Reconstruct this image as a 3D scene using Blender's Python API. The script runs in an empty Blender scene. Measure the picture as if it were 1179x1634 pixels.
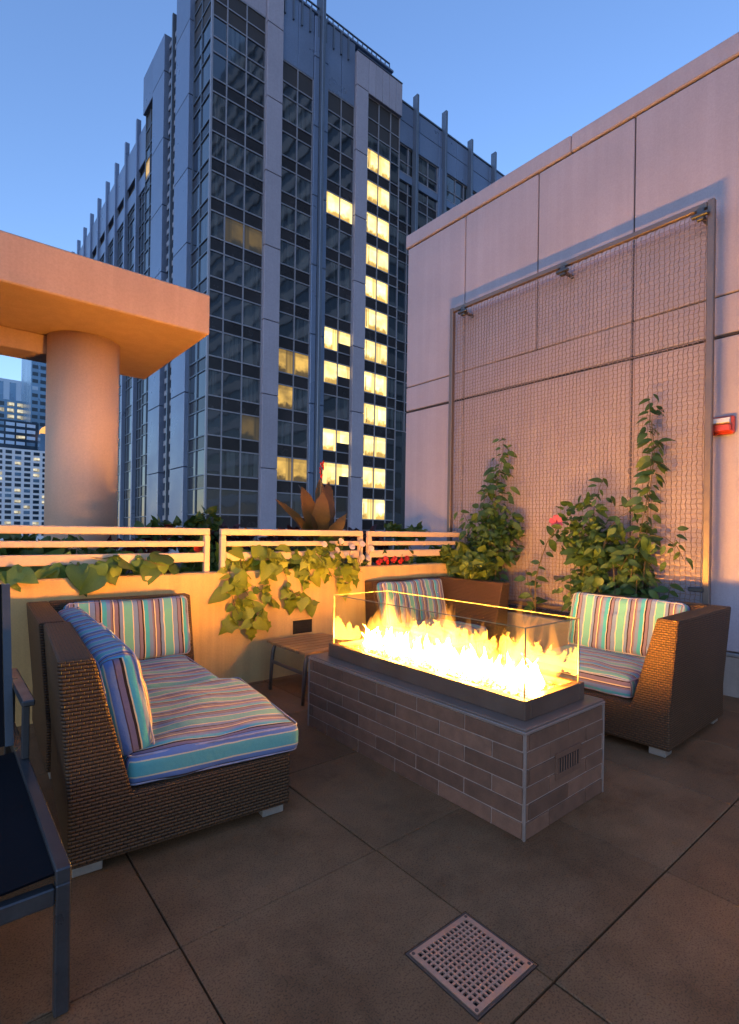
import bpy, math, random
import numpy as np
from mathutils import Matrix, Vector, Quaternion
random.seed(7); np.random.seed(7)
R = math.radians
sc = bpy.context.scene
COL = sc.collection

# ------------------------------------------------------------------ camera
cam_d = bpy.data.cameras.new('camera'); cam = bpy.data.objects.new('camera', cam_d); COL.objects.link(cam)
cam_d.sensor_fit = 'VERTICAL'; cam_d.sensor_height = 36.0; cam_d.sensor_width = 36.0
cam_d.lens = 832.2 / 1634 * 36.0
cam_d.shift_y = 30.87 / 1634; cam_d.shift_x = -0.5 / 1634
cam_d.clip_start = 0.05; cam_d.clip_end = 9000
yaw, pitch, roll = R(39.69), R(0.0815), R(0.846)
fw = Vector((math.sin(yaw)*math.cos(pitch), math.cos(yaw)*math.cos(pitch), math.sin(pitch)))
r0 = Vector((math.cos(yaw), -math.sin(yaw), 0)); u0 = r0.cross(fw)
rr = r0*math.cos(roll) + u0*math.sin(roll); uu = -r0*math.sin(roll) + u0*math.cos(roll)
cam.matrix_world = Matrix(((rr.x, uu.x, -fw.x, 0), (rr.y, uu.y, -fw.y, 0), (rr.z, uu.z, -fw.z, 1.40), (0, 0, 0, 1)))
sc.camera = cam

# ------------------------------------------------------------------ sky, sun, exposure
SUN_EL, SUN_AZ = R(15.0), R(245)          # dusk glow low on the left, behind the camera
w = bpy.data.worlds.new('World'); sc.world = w; w.use_nodes = True
nt = w.node_tree; bg = nt.nodes['Background']
sky = nt.nodes.new('ShaderNodeTexSky'); sky.sky_type = 'NISHITA'; sky.sun_disc = False
sky.sun_elevation = SUN_EL; sky.sun_rotation = SUN_AZ
sky.altitude = 0; sky.air_density = 1.3; sky.dust_density = 0.1; sky.ozone_density = 5.0
wb = nt.nodes.new('ShaderNodeMixRGB'); wb.blend_type = 'MULTIPLY'; wb.inputs[0].default_value = 1; wb.inputs[2].default_value = (1.05, .93, 1.0, 1)   # white balance of the whole sky
nt.links.new(sky.outputs[0], wb.inputs[1]); nt.links.new(wb.outputs[0], bg.inputs[0]); bg.inputs[1].default_value = 0.15
sd = bpy.data.lights.new('sun', 'SUN'); so = bpy.data.objects.new('sun', sd); COL.objects.link(so)
sd.energy = 0.02; sd.angle = R(12); sd.color = (1, .86, .78)
to_sun = Vector((math.sin(SUN_AZ)*math.cos(SUN_EL), math.cos(SUN_AZ)*math.cos(SUN_EL), math.sin(SUN_EL)))
so.rotation_euler = to_sun.to_track_quat('Z', 'Y').to_euler()
sc.view_settings.view_transform = 'Standard'; sc.view_settings.look = 'None'
sc.view_settings.gamma = 1; sc.view_settings.exposure = 1.2
sc.view_settings.use_curve_mapping = False
cy = sc.cycles
cy.use_denoising = True; cy.max_bounces = 6; cy.diffuse_bounces = 3; cy.glossy_bounces = 4
cy.transparent_max_bounces = 24; cy.transmission_bounces = 4; cy.volume_bounces = 0
cy.sample_clamp_indirect = 4.0; cy.caustics_reflective = False; cy.caustics_refractive = False

# ------------------------------------------------------------------ mesh helpers
class MB:
    """collects geometry, becomes ONE mesh object"""
    def __init__(s): s.v = []; s.f = []
    def add(s, vs, fs):
        o = len(s.v); s.v += [tuple(p) for p in vs]; s.f += [tuple(i+o for i in f) for f in fs]; return s
    def box(s, x0, x1, y0, y1, z0, z1, c=0.0):
        if x0 > x1: x0, x1 = x1, x0
        if y0 > y1: y0, y1 = y1, y0
        if z0 > z1: z0, z1 = z1, z0
        if c <= 0:
            return s.add([(x0,y0,z0),(x1,y0,z0),(x1,y1,z0),(x0,y1,z0),(x0,y0,z1),(x1,y0,z1),(x1,y1,z1),(x0,y1,z1)],
                         [(0,3,2,1),(4,5,6,7),(0,1,5,4),(1,2,6,5),(2,3,7,6),(3,0,4,7)])
        c = min(c, (x1-x0)*.45, (y1-y0)*.45, (z1-z0)*.45)
        vs = []; idx = {}
        for i, (X, sx) in enumerate(((x0,-1),(x1,1))):
            for j, (Y, sy) in enumerate(((y0,-1),(y1,1))):
                for k, (Z, sz) in enumerate(((z0,-1),(z1,1))):
                    idx[i,j,k] = len(vs)
                    vs += [(X, Y-sy*c, Z-sz*c), (X-sx*c, Y, Z-sz*c), (X-sx*c, Y-sy*c, Z)]
        g = lambda i,j,k,a: idx[i,j,k]+a
        fs = []
        for i in (0,1):
            q = [g(i,0,0,0), g(i,1,0,0), g(i,1,1,0), g(i,0,1,0)]; fs.append(q if i else q[::-1])
            q = [g(0,i,0,1), g(0,i,1,1), g(1,i,1,1), g(1,i,0,1)]; fs.append(q if i else q[::-1])
            q = [g(0,0,i,2), g(1,0,i,2), g(1,1,i,2), g(0,1,i,2)]; fs.append(q if i else q[::-1])
        for a in (0,1):
            for b in (0,1):
                q = [g(a,b,0,0), g(a,b,0,1), g(a,b,1,1), g(a,b,1,0)]; fs.append(q if a == b else q[::-1])
                q = [g(a,0,b,2), g(a,0,b,0), g(a,1,b,0), g(a,1,b,2)]; fs.append(q if a == b else q[::-1])
                q = [g(0,a,b,1), g(0,a,b,2), g(1,a,b,2), g(1,a,b,1)]; fs.append(q if a == b else q[::-1])
        for i in (0,1):
            for j in (0,1):
                for k in (0,1):
                    t = [g(i,j,k,0), g(i,j,k,1), g(i,j,k,2)]; fs.append(t if (i+j+k) % 2 else t[::-1])
        return s.add(vs, fs)
    def prism(s, prof, axis, a, b):
        """profile of 2-D points pushed along an axis"""
        n = len(prof)
        P = {'x': lambda p, t: (t, p[0], p[1]), 'y': lambda p, t: (p[0], t, p[1]), 'z': lambda p, t: (p[0], p[1], t)}[axis]
        ar = sum(prof[i][0]*prof[(i+1) % n][1]-prof[(i+1) % n][0]*prof[i][1] for i in range(n))
        if (ar < 0) != (axis == 'y'): prof = prof[::-1]
        vs = [P(p, a) for p in prof] + [P(p, b) for p in prof]
        fs = [tuple(range(n))[::-1], tuple(range(n, 2*n))] + [(i, (i+1) % n, n+(i+1) % n, n+i) for i in range(n)]
        return s.add(vs, fs)
    def tube(s, path, r, n=8, cap=True):
        path = [Vector(p) for p in path]; m = len(path)
        rs = r if isinstance(r, (list, tuple)) else [r]*m
        d0 = (path[1]-path[0]).normalized(); up = Vector((0,0,1)) if abs(d0.z) < .9 else Vector((1,0,0))
        vs = []; 
        for i, p in enumerate(path):
            d = (path[min(i+1, m-1)]-path[max(i-1, 0)]).normalized()
            a = d.cross(up); a = a.normalized() if a.length > 1e-4 else d.orthogonal().normalized(); b = d.cross(a)
            up = -b if False else up
            for k in range(n):
                t = 2*math.pi*k/n; q = p + a*math.cos(t)*rs[i] + b*math.sin(t)*rs[i]; vs.append(tuple(q))
        fs = [(i*n+k, i*n+(k+1) % n, (i+1)*n+(k+1) % n, (i+1)*n+k) for i in range(m-1) for k in range(n)]
        if cap: fs += [tuple(range(n))[::-1], tuple(range((m-1)*n, m*n))]
        return s.add(vs, fs)
    def mesh(s, name, mat, smooth=False):
        me = bpy.data.meshes.new(name); me.from_pydata(s.v, [], s.f); me.update()
        uvl = me.uv_layers.new(name='UVMap')
        n = len(me.loops); li = np.empty(n, 'i'); me.loops.foreach_get('vertex_index', li)
        co = np.array(s.v, 'f').reshape(-1, 3)[li]
        nr = np.empty(len(me.polygons)*3, 'f'); me.polygons.foreach_get('normal', nr); nr = np.abs(nr.reshape(-1, 3))
        tot = np.empty(len(me.polygons), 'i'); me.polygons.foreach_get('loop_total', tot)
        dom = np.repeat(nr.argmax(1), tot)
        uv = np.where((dom == 0)[:, None], co[:, [1, 2]], np.where((dom == 1)[:, None], co[:, [0, 2]], co[:, [0, 1]]))
        uvl.data.foreach_set('uv', uv.astype('f').ravel())
        if mat: me.materials.append(mat)
        if smooth: me.polygons.foreach_set('use_smooth', [True]*len(me.polygons))
        return me
    def build(s, name, mat, parent=None, local=False, smooth=False):
        return link(name, s.mesh(name, mat, smooth), parent, local)

def pmat(o):
    return Matrix.Translation(o.location) @ o.rotation_euler.to_matrix().to_4x4()
def link(name, me, parent=None, local=False, mw=None):
    o = bpy.data.objects.new(name, me); COL.objects.link(o)
    if parent:
        o.parent = parent
        if not local:
            p = parent; M = pmat(p)
            if p.parent:                      # a sub-part: the part's own basis is identity in its parent's inverse frame
                M = (pmat(p.parent) if p.get('loc') else Matrix()) @ M
            o.matrix_parent_inverse = M.inverted()
    if mw is not None: o.matrix_basis = mw
    return o
def tag(o, label=None, cat=None, group=None, kind=None):
    if label: o['label'] = label
    if cat: o['category'] = cat
    if group: o['group'] = group
    if kind: o['kind'] = kind
    return o
def thing(name, label, cat, loc=(0,0,0), rz=0, group=None):
    o = bpy.data.objects.new(name, None); COL.objects.link(o); o.empty_display_size = .1
    o.location = loc; o.rotation_euler = (0, 0, rz)
    return tag(o, label, cat, group)

# ------------------------------------------------------------------ materials
class NT:
    def __init__(s, name):
        s.m = bpy.data.materials.new(name); s.m.use_nodes = True; s.t = s.m.node_tree
        s.b = s.t.nodes['Principled BSDF']; s.out = s.t.nodes['Material Output']
    def n(s, typ, **kw):
        x = s.t.nodes.new('ShaderNode'+typ)
        for k, v in kw.items():
            if k.startswith('i_'):
                key = k[2:].replace('_', ' ')
                (x.inputs[int(key)] if key.isdigit() else x.inputs[key]).default_value = v
            else: setattr(x, k, v)
        return x
    def l(s, a, b): s.t.links.new(a, b)
    def ramp(s, fac, stops, interp='LINEAR'):
        x = s.n('ValToRGB'); x.color_ramp.interpolation = interp; e = x.color_ramp.elements
        while len(e) < len(stops): e.new(.5)
        for q, (p, c) in zip(e, stops): q.position = p; q.color = (*c, 1) if len(c) == 3 else c
        s.l(fac, x.inputs[0]); return x.outputs[0]
    def mix(s, a, b, fac, blend='MIX'):
        x = s.n('MixRGB', blend_type=blend)
        for i, v in ((0, fac), (1, a), (2, b)):
            if hasattr(v, 'links'): s.l(v, x.inputs[i])
            else: x.inputs[i].default_value = v if i == 0 else (*v, 1)
        return x.outputs[0]
    def math(s, op, a, b=0.0, c=None):
        x = s.n('Math', operation=op)
        for i, v in enumerate((a, b) if c is None else (a, b, c)):
            if hasattr(v, 'links'): s.l(v, x.inputs[i])
            else: x.inputs[i].default_value = v
        return x.outputs[0]
    def noise(s, scale, detail=4, rough=.55, vec=None):
        x = s.n('TexNoise', i_Scale=scale, i_Detail=detail, i_Roughness=rough)
        if vec is not None: s.l(vec, x.inputs[0])
        return x.outputs[0]
    def obj(s): return s.n('TexCoord').outputs['Object']
    def uv(s): return s.n('UVMap').outputs[0]
    def rand(s): return s.n('ObjectInfo').outputs['Random']
    def bump(s, h, strength=.3, dist=.01):
        x = s.n('Bump', i_Strength=strength, i_Distance=dist); s.l(h, x.inputs['Height']); s.l(x.outputs[0], s.b.inputs['Normal'])
    def set(s, **kw):
        for k, v in kw.items():
            key = {'base': 'Base Color', 'rough': 'Roughness', 'metal': 'Metallic', 'spec': 'Specular IOR Level', 'ior': 'IOR'}.get(k, k)
            i = s.b.inputs[key]
            if hasattr(v, 'links'): s.l(v, i)
            else: i.default_value = (*v, 1) if key in ('Base Color', 'Emission Color') else v
        return s
    def mapped(s, vec, scale):
        x = s.n('Mapping'); x.inputs['Scale'].default_value = scale; s.l(vec, x.inputs[0]); return x.outputs[0]

def c3(c, k): return tuple(min(1, x*k) for x in c)

def mottled(name, base, rough=.7, var=.25, scale=3, fine=90, bump=.15, dist=.004, metal=0, spec=.5, streak=0, rnd=0, dark=None):
    """an uneven painted / cast surface: patches, fine grain, vertical streaks, per-piece tone"""
    t = NT(name); v = t.obj()
    n1 = t.noise(scale, 6, .6, v); col = t.ramp(n1, [(.3, c3(base, 1-var)), (.7, c3(base, 1+var*.6))])
    n2 = t.noise(fine, 3, .6, v); col = t.mix(col, t.ramp(n2, [(.35, (.72,)*3), (.65, (1,)*3)]), .35, 'MULTIPLY')
    if streak:
        ns = t.noise(1, 4, .6, t.mapped(v, (9, 9, .35)))
        col = t.mix(col, t.ramp(ns, [(.42, (.55, .5, .46)), (.6, (1, 1, 1))]), streak, 'MULTIPLY')
    if rnd:
        k = t.n('MapRange', i_3=1-rnd, i_4=1+rnd); t.l(t.rand(), k.inputs[0])
        x = t.n('VectorMath', operation='SCALE'); t.l(col, x.inputs[0]); t.l(k.outputs[0], x.inputs['Scale']); col = x.outputs[0]
    rg = t.ramp(n1, [(.3, (max(0, rough-.1),)*3), (.7, (min(1, rough+.1),)*3)])
    t.set(base=col, rough=rg, metal=metal, spec=spec)
    if bump: t.bump(n2, bump, dist)
    return t.m

M = {}
def slab_mat():
    t = NT('terrace_concrete'); v = t.obj()
    big = t.noise(1.3, 5, .6, v); mid = t.noise(7, 5, .65, v); fine = t.noise(160, 2, .5, v); agg = t.n('TexVoronoi', i_Scale=130.0); t.l(v, agg.inputs[0])
    col = t.ramp(big, [(.3, (.185, .093, .042)), (.7, (.270, .142, .068))])
    col = t.mix(col, t.ramp(mid, [(.36, (.62, .59, .57)), (.62, (1, 1, 1))]), .5, 'MULTIPLY')
    stn = t.noise(2.6, 8, .75, v); col = t.mix(col, t.ramp(stn, [(.30, (.6, .57, .54)), (.46, (1, 1, 1)), (.62, (1, 1, 1)), (.72, (.84, .82, .80))]), .6, 'MULTIPLY')
    col = t.mix(col, t.ramp(fine, [(.34, (.42,)*3), (.50, (1,)*3), (.72, (1.0,)*3)]), .75, 'MULTIPLY')
    sp = t.ramp(agg.outputs['Distance'], [(0, (1,)*3), (.16, (0,)*3)])
    gate = t.ramp(t.noise(45, 1, .5, v), [(.55, (0,)*3), (.6, (1,)*3)])
    col = t.mix(col, (.36, .24, .16), t.math('MULTIPLY', t.math('MULTIPLY', sp, gate), .8))
    k = t.n('MapRange', i_3=.86, i_4=1.14); t.l(t.rand(), k.inputs[0])
    x = t.n('VectorMath', operation='SCALE'); t.l(col, x.inputs[0]); t.l(k.outputs[0], x.inputs['Scale'])
    t.set(base=x.outputs[0], rough=t.ramp(mid, [(.3, (.55,)*3), (.7, (.78,)*3)]), spec=.22); t.bump(fine, .45, .003); return t.m
M['slab'] = slab_mat()
M['precast'] = mottled('precast_panel', (.385, .335, .385), .78, .10, 1.2, 70, .2, .003, streak=.12)
M['stucco'] = mottled('planter_stucco', (.68, .43, .17), .82, .12, 2.2, 120, .3, .004, streak=.25)
M['canopy'] = mottled('canopy_paint', (.50, .325, .255), .75, .08, 1.5, 60, .2, .003, streak=.14)
M['column'] = mottled('column_paint', (.66, .47, .38), .75, .06, 1.5, 60, .2, .003, streak=.08)
M['rail'] = mottled('rail_paint', (.66, .47, .32), .45, .06, 6, 60, .05, .001)
M['plinth'] = mottled('plinth_concrete', (.30, .26, .24), .8, .2, 4, 90, .2, .004, streak=.3)
M['joint'] = mottled('joint_sealant', (.045, .032, .027), .8, .2, 6, 60, 0)
M['flash'] = mottled('metal_flashing', (.42, .42, .44), .4, .1, 8, 60, .05, .001, metal=.7)
M['grout'] = mottled('grout', (.37, .265, .215), .9, .2, 12, 160, .3, .002)
M['tile'] = mottled('brick_tile', (.185, .096, .062), .75, .25, 14, 140, .3, .002, rnd=.25, spec=.3)
M['steel_trim'] = mottled('edge_trim', (.30, .235, .205), .45, .12, 12, 90, .05, .001, metal=.3)
M['coping'] = mottled('pit_top_stone', (.20, .135, .105), .42, .22, 9, 150, .15, .002)
M['tray'] = mottled('burner_steel', (.12, .075, .055), .5, .2, 8, 120, .08, .001, metal=.1)
M['dark'] = mottled('dark_void', (.012, .01, .01), .8, .2, 8, 60, 0)
M['alu'] = mottled('grey_metal', (.075, .078, .085), .36, .15, 9, 90, .06, .001, metal=.55)
M['leg'] = mottled('table_leg_metal', (.16, .13, .11), .4, .15, 9, 90, .06, .001, metal=.5)
M['foot'] = mottled('foot_aluminium', (.42, .40, .37), .35, .1, 9, 90, .05, .001, metal=.6)
M['sling'] = mottled('navy_sling', (.008, .008, .011), .9, .2, 6, 260, .3, .002, spec=.15)
M['soil'] = mottled('soil', (.035, .024, .018), .95, .4, 9, 60, .8, .02)
M['asphalt'] = mottled('asphalt', (.05, .05, .052), .9, .25, .05, 2, .1, .01)
M['strobe'] = mottled('red_plastic', (.45, .045, .02), .35, .1, 8, 60, 0)
M['lens'] = mottled('clear_lens', (.75, .68, .62), .2, .08, 20, 60, 0)
M['wire'] = mottled('wire_mesh_metal', (.30, .205, .175), .42, .1, 9, 90, 0, metal=.45)
M['post'] = mottled('trellis_post_metal', (.17, .13, .115), .4, .12, 5, 60, .05, .001, metal=.45)
M['grate'] = mottled('drain_metal', (.64, .36, .24), .4, .12, 14, 120, .08, .001, metal=.4, spec=.5)
M['stem'] = mottled('stem', (.12, .085, .035), .7, .3, 20, 60, .2, .002)
M['pebble'] = mottled('pebbles', (.06, .05, .048), .7, .4, 20, 60, .2, .002, rnd=.3)
M['pilaster'] = mottled('tower_stone', (.40, .36, .42), .5, .06, .3, 6, .03, .01, streak=.08, rnd=.07)
M['bluemetal'] = mottled('tower_metal_panel', (.20, .25, .36), .34, .06, .3, 6, .02, .01, metal=.3, rnd=.07)
M['mullion'] = mottled('tower_mullion', (.34, .32, .35), .4, .06, .5, 6, 0, metal=.3)
M['spandrel'] = mottled('tower_spandrel', (.028, .023, .025), .22, .2, .6, 6, 0, rnd=.3)
M['louver'] = mottled('tower_louver', (.05, .04, .038), .6, .2, .6, 6, 0)
M['core'] = mottled('tower_core', (.03, .028, .03), .8, .2, .4, 6, 0)
M['fin'] = mottled('tower_fin', (.16, .19, .24), .4, .08, .5, 6, 0, metal=.4)
M['white_block'] = mottled('pale_concrete', (.78, .80, .85), .8, .08, .1, 3, 0)
M['far_blue'] = mottled('far_blue_glass', (.16, .28, .42), .25, .2, .08, 2, 0, metal=.3)
M['far_pale'] = mottled('far_pale_glass', (.45, .58, .72), .4, .12, .05, 2, 0)
M['far_dark'] = mottled('far_dark_glass', (.025, .05, .08), .2, .3, .1, 2, 0)
M['band'] = mottled('pale_band', (.42, .43, .45), .6, .08, .1, 3, 0)

def wicker():
    t = NT('wicker'); uv = t.uv()
    br = t.n('TexBrick', i_Scale=1.0, offset=.5); t.l(uv, br.inputs[0])
    br.inputs['Brick Width'].default_value = .027; br.inputs['Row Height'].default_value = .0150; br.inputs['Mortar Size'].default_value = .0028
    br.inputs['Mortar Smooth'].default_value = .9
    n = t.noise(60, 3, .6, uv); n2 = t.noise(3, 3, .6, uv)
    strand = t.mix(t.ramp(n, [(.3, (.056, .027, .010)), (.7, (.140, .068, .026))]), t.ramp(n2, [(.3, (.7,)*3), (.7, (1,)*3)]), .6, 'MULTIPLY')
    col = t.mix(strand, (.009, .006, .005), br.outputs['Fac'])
    # each strand is rounded: height peaks mid-cell
    sep = t.n('SeparateXYZ'); t.l(uv, sep.inputs[0])
    rowp = t.math('FRACT', t.math('DIVIDE', sep.outputs[1], .0150))
    hump = t.math('SINE', t.math('MULTIPLY', rowp, math.pi))
    h = t.math('SUBTRACT', hump, t.math('MULTIPLY', br.outputs['Fac'], 1.2))
    t.set(base=col, rough=.55, spec=.4); t.bump(h, .75, .005); return t.m
M['wicker'] = wicker()

def fabric():
    t = NT('striped_fabric'); v = t.n('Attribute', attribute_name='stripe').outputs['Fac']
    nw = t.noise(14, 2, .5, t.obj()); v2 = t.math('ADD', v, t.math('MULTIPLY', t.math('SUBTRACT', nw, .5), .006))
    p = t.math('FRACT', t.math('DIVIDE', v2, .285))
    G, Cc, MV, BR, LV, TL = (.10, .32, .33), (.55, .46, .32), (.15, .125, .21), (.020, .012, .012), (.115, .185, .40), (.04, .29, .44)
    col = t.ramp(p, [(0, G), (.205, Cc), (.225, LV), (.34, (.05, .035, .06)), (.36, MV), (.435, BR), (.475, Cc), (.495, TL), (.60, LV), (.685, MV), (.73, (.05, .035, .06)), (.75, Cc), (.775, MV), (.865, BR), (.895, LV), (.975, Cc)], 'CONSTANT')
    w1 = t.noise(420, 2, .5, t.obj()); col = t.mix(col, t.ramp(w1, [(.3, (.72,)*3), (.7, (1,)*3)]), .5, 'MULTIPLY')
    t.set(base=col, rough=.9, spec=.2); t.b.inputs['Sheen Weight'].default_value = .15
    wr = t.noise(9, 3, .6, t.obj()); h = t.math('ADD', t.math('MULTIPLY', wr, 3.0), t.math('MULTIPLY', w1, .25)); t.bump(h, .35, .008); return t.m
M['fabric'] = fabric()
M['piping'] = mottled('cushion_piping', (.30, .30, .42), .85, .3, 30, 200, .2, .001)

def wood():
    t = NT('teak'); v = t.mapped(t.obj(), (2.5, 40, 40)); n = t.noise(2.2, 5, .6, v); n2 = t.noise(3, 2, .5, t.obj())
    col = t.mix(t.ramp(n, [(.3, (.15, .075, .03)), (.7, (.33, .18, .075))]), t.ramp(n2, [(.3, (.75,)*3), (.7, (1,)*3)]), .5, 'MULTIPLY')
    k = t.n('MapRange', i_3=.8, i_4=1.2); t.l(t.rand(), k.inputs[0]); x = t.n('VectorMath', operation='SCALE'); t.l(col, x.inputs[0]); t.l(k.outputs[0], x.inputs['Scale'])
    t.set(base=x.outputs[0], rough=.5); t.bump(n, .15, .002); return t.m
M['wood'] = wood()

def pane_glass():
    """thin clear sheet: reflects by Fresnel, lets the rest through slightly tinted"""
    t = NT('clear_glass'); tr = t.n('BsdfTransparent'); tr.inputs[0].default_value = (.93, .94, .90, 1)
    gl = t.n('BsdfGlossy', i_Roughness=.015); fr = t.n('LayerWeight', i_Blend=.5); mx = t.n('MixShader')
    t.l(t.math('MULTIPLY_ADD', t.math('POWER', fr.outputs['Facing'], 5.0), .8, .009), mx.inputs[0]); t.l(tr.outputs[0], mx.inputs[1]); t.l(gl.outputs[0], mx.inputs[2]); t.l(mx.outputs[0], t.out.inputs[0]); return t.m
M['glass'] = pane_glass()
def glass_edge():
    t = NT('polished_glass_edge'); t.set(base=(.20, .20, .15), rough=.12, spec=.8); return t.m
M['glass_edge'] = glass_edge()

def flame(name, col, s):
    """glowing gas: thin wisps drawn out upwards, brighter near the burner"""
    t = NT(name); t.t.nodes.remove(t.b); v = t.obj(); sp = t.n('SeparateXYZ'); t.l(v, sp.inputs[0])
    n = t.n('TexNoise', i_Scale=1.0, i_Detail=3.0, i_Roughness=.6, i_Distortion=.6); t.l(t.mapped(v, (16, 16, 4.5)), n.inputs[0])
    d = t.ramp(n.outputs[0], [(.36, (.16,)*3), (.60, (1,)*3)])
    k = t.n('MapRange', i_1=.58, i_2=.95, i_3=s*1.6, i_4=s*.45); t.l(sp.outputs[2], k.inputs[0])
    e = t.n('Emission'); e.inputs[0].default_value = (*col, 1); t.l(t.math('MULTIPLY', d, k.outputs[0]), e.inputs[1]); t.l(e.outputs[0], t.out.inputs['Volume']); return t.m
M['flame'] = flame('flame_gas', (1, .34, .045), 13)
def flame_core():
    # white-hot root of a flame, breaking up and cooling towards its tip
    t = NT('flame_core_gas'); t.t.nodes.remove(t.b); v = t.obj(); sp = t.n('SeparateXYZ'); t.l(v, sp.inputs[0])
    k = t.n('MapRange', i_1=.60, i_2=.86, i_3=CORE, i_4=CORE*.35); t.l(sp.outputs[2], k.inputs[0])
    e = t.n('Emission'); e.inputs[0].default_value = (1, .40, .04, 1); t.l(k.outputs[0], e.inputs[1])
    n = t.n('TexNoise', i_Scale=1.0, i_Detail=3.0); t.l(t.mapped(v, (26, 26, 9)), n.inputs[0])
    z = t.n('MapRange', i_1=.61, i_2=.78, i_3=.35, i_4=-.25); t.l(sp.outputs[2], z.inputs[0])
    f = t.ramp(t.math('ADD', n.outputs[0], z.outputs[0]), [(.42, (0,)*3), (.60, (1,)*3)])
    tr = t.n('BsdfTransparent'); mx = t.n('MixShader'); t.l(f, mx.inputs[0]); t.l(tr.outputs[0], mx.inputs[1]); t.l(e.outputs[0], mx.inputs[2]); t.l(mx.outputs[0], t.out.inputs[0]); return t.m
CORE = 280
M['flame_core'] = flame_core()
M['ember'] = mottled('fire_glass', (.5, .36, .2), .25, .4, 40, 90, .2, .002, rnd=.3)

def tower_glass(name, base, rough, wav):
    """dark reflecting glass; in some panes drawn curtains or a pale ceiling show faintly behind it"""
    t = NT(name); v = t.obj(); n = t.noise(.35, 2, .5, v); ri = t.rand(); gen = t.n('TexCoord').outputs['Generated']
    k = t.n('MapRange', i_3=.5, i_4=1.7); t.l(ri, k.inputs[0])
    x = t.n('VectorMath', operation='SCALE'); x.inputs[0].default_value = base; t.l(k.outputs[0], x.inputs['Scale'])
    cur = t.ramp(t.noise(1, 2, .5, t.mapped(v, (3.2, 3.2, .1))), [(.42, (0,)*3), (.58, (1,)*3)])
    pick = t.ramp(t.math('FRACT', t.math('MULTIPLY', ri, 13.7)), [(.45, (0,)*3), (.55, (1,)*3)])
    col = t.mix(x.outputs[0], (.06, .068, .072), t.math('MULTIPLY', cur, pick))
    t.set(base=col, rough=rough, spec=.9, ior=1.75); t.bump(n, wav, .12); return t.m
M['tglass'] = tower_glass('tower_glass', (.018, .022, .028), .04, .12)
M['bglass'] = tower_glass('tower_side_glass', (.022, .028, .036), .06, .08)
def lit(name, c1, c2, s):
    """a lit room seen through its window: ceiling, curtain folds to one side, dim furniture below"""
    t = NT(name); v = t.obj(); ri = t.rand(); gen = t.n('TexCoord').outputs['Generated']
    off = t.n('CombineXYZ'); t.l(t.math('MULTIPLY', ri, 37.0), off.inputs[0]); va = t.n('VectorMath', operation='ADD'); t.l(v, va.inputs[0]); t.l(off.outputs[0], va.inputs[1])
    sp = t.n('SeparateXYZ'); t.l(gen, sp.inputs[0]); gx, gz = sp.outputs[0], sp.outputs[2]
    side = t.math('ABSOLUTE', t.math('SUBTRACT', gx, t.math('ROUND', ri)))
    edge = t.math('MULTIPLY_ADD', t.math('FRACT', t.math('MULTIPLY', ri, 7.3)), .45, .08)
    drape = t.math('LESS_THAN', side, edge)
    fold = t.ramp(t.noise(1, 2, .5, t.mapped(va.outputs[0], (6, 6, .1))), [(.3, (.35,)*3), (.65, (1,)*3)])
    room = t.ramp(t.noise(.9, 3, .6, va.outputs[0]), [(.32, (.6,)*3), (.6, (1,)*3)])
    low = t.ramp(t.math('ADD', gz, t.math('MULTIPLY', t.math('SUBTRACT', t.noise(2.2, 2, .5, va.outputs[0]), .5), .5)), [(.14, (.22,)*3), (.3, (1,)*3)])
    f = t.mix(t.math('MULTIPLY', room, low), t.math('MULTIPLY', fold, .75), drape)
    top = t.ramp(gz, [(.80, (1,)*3), (.86, (.72,)*3)]); f = t.math('MULTIPLY', f, top)
    col = t.mix(c2, c1, f); t.set(base=(.1, .08, .05), rough=.3)
    st = t.n('MapRange', i_3=s*.75, i_4=s*1.25); t.l(t.math('FRACT', t.math('MULTIPLY', ri, 5.1)), st.inputs[0])
    t.l(col, t.b.inputs['Emission Color']); t.l(t.math('MULTIPLY', st.outputs[0], t.math('MULTIPLY_ADD', f, .75, .25)), t.b.inputs['Emission Strength']); return t.m
M['lit'] = lit('lit_room', (1, .80, .34), (.85, .46, .06), 1.05)
M['lit_dim'] = lit('dimly_lit_room', (.85, .50, .10), (.10, .06, .02), .45)
M['lit_faint'] = lit('faintly_lit_room', (.5, .30, .08), (.02, .025, .03), .12)
M['lit_cold'] = lit('far_lit_window', (.95, .85, .6), (.2, .16, .10), .45)
def gold():
    t = NT('lit_crown'); t.set(base=(.4, .2, .05), rough=.5); t.b.inputs['Emission Color'].default_value = (1, .45, .08, 1); t.b.inputs['Emission Strength'].default_value = .5; return t.m
M['gold'] = gold()

def leafm(name, c1, c2, trans=.35, rough=.45):
    t = NT(name); ri = t.rand(); v = t.obj(); n = t.noise(18, 2, .5, v)
    col = t.mix(c1, c2, ri); col = t.mix(col, t.ramp(n, [(.3, (.7,)*3), (.7, (1,)*3)]), .6, 'MULTIPLY')
    t.set(base=col, rough=rough, spec=.4)
    tl = t.n('BsdfTranslucent'); t.l(t.mix(col, (1, .95, .4), .25, 'MULTIPLY'), tl.inputs[0]); mx = t.n('MixShader', i_0=trans)
    t.l(t.b.outputs[0], mx.inputs[1]); t.l(tl.outputs[0], mx.inputs[2]); t.l(mx.outputs[0], t.out.inputs[0]); return t.m
M['lime'] = leafm('lime_leaf', (.20, .27, .022), (.48, .50, .05), .4)
M['heart'] = leafm('heart_leaf', (.06, .13, .025), (.15, .25, .05))
M['vine'] = leafm('vine_leaf', (.030, .075, .018), (.085, .155, .035), .3)
M['bush'] = leafm('bush_leaf', (.06, .11, .018), (.14, .20, .035), .35)
M['coleus'] = leafm('dark_red_leaf', (.03, .008, .010), (.085, .014, .018), .25)
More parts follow.
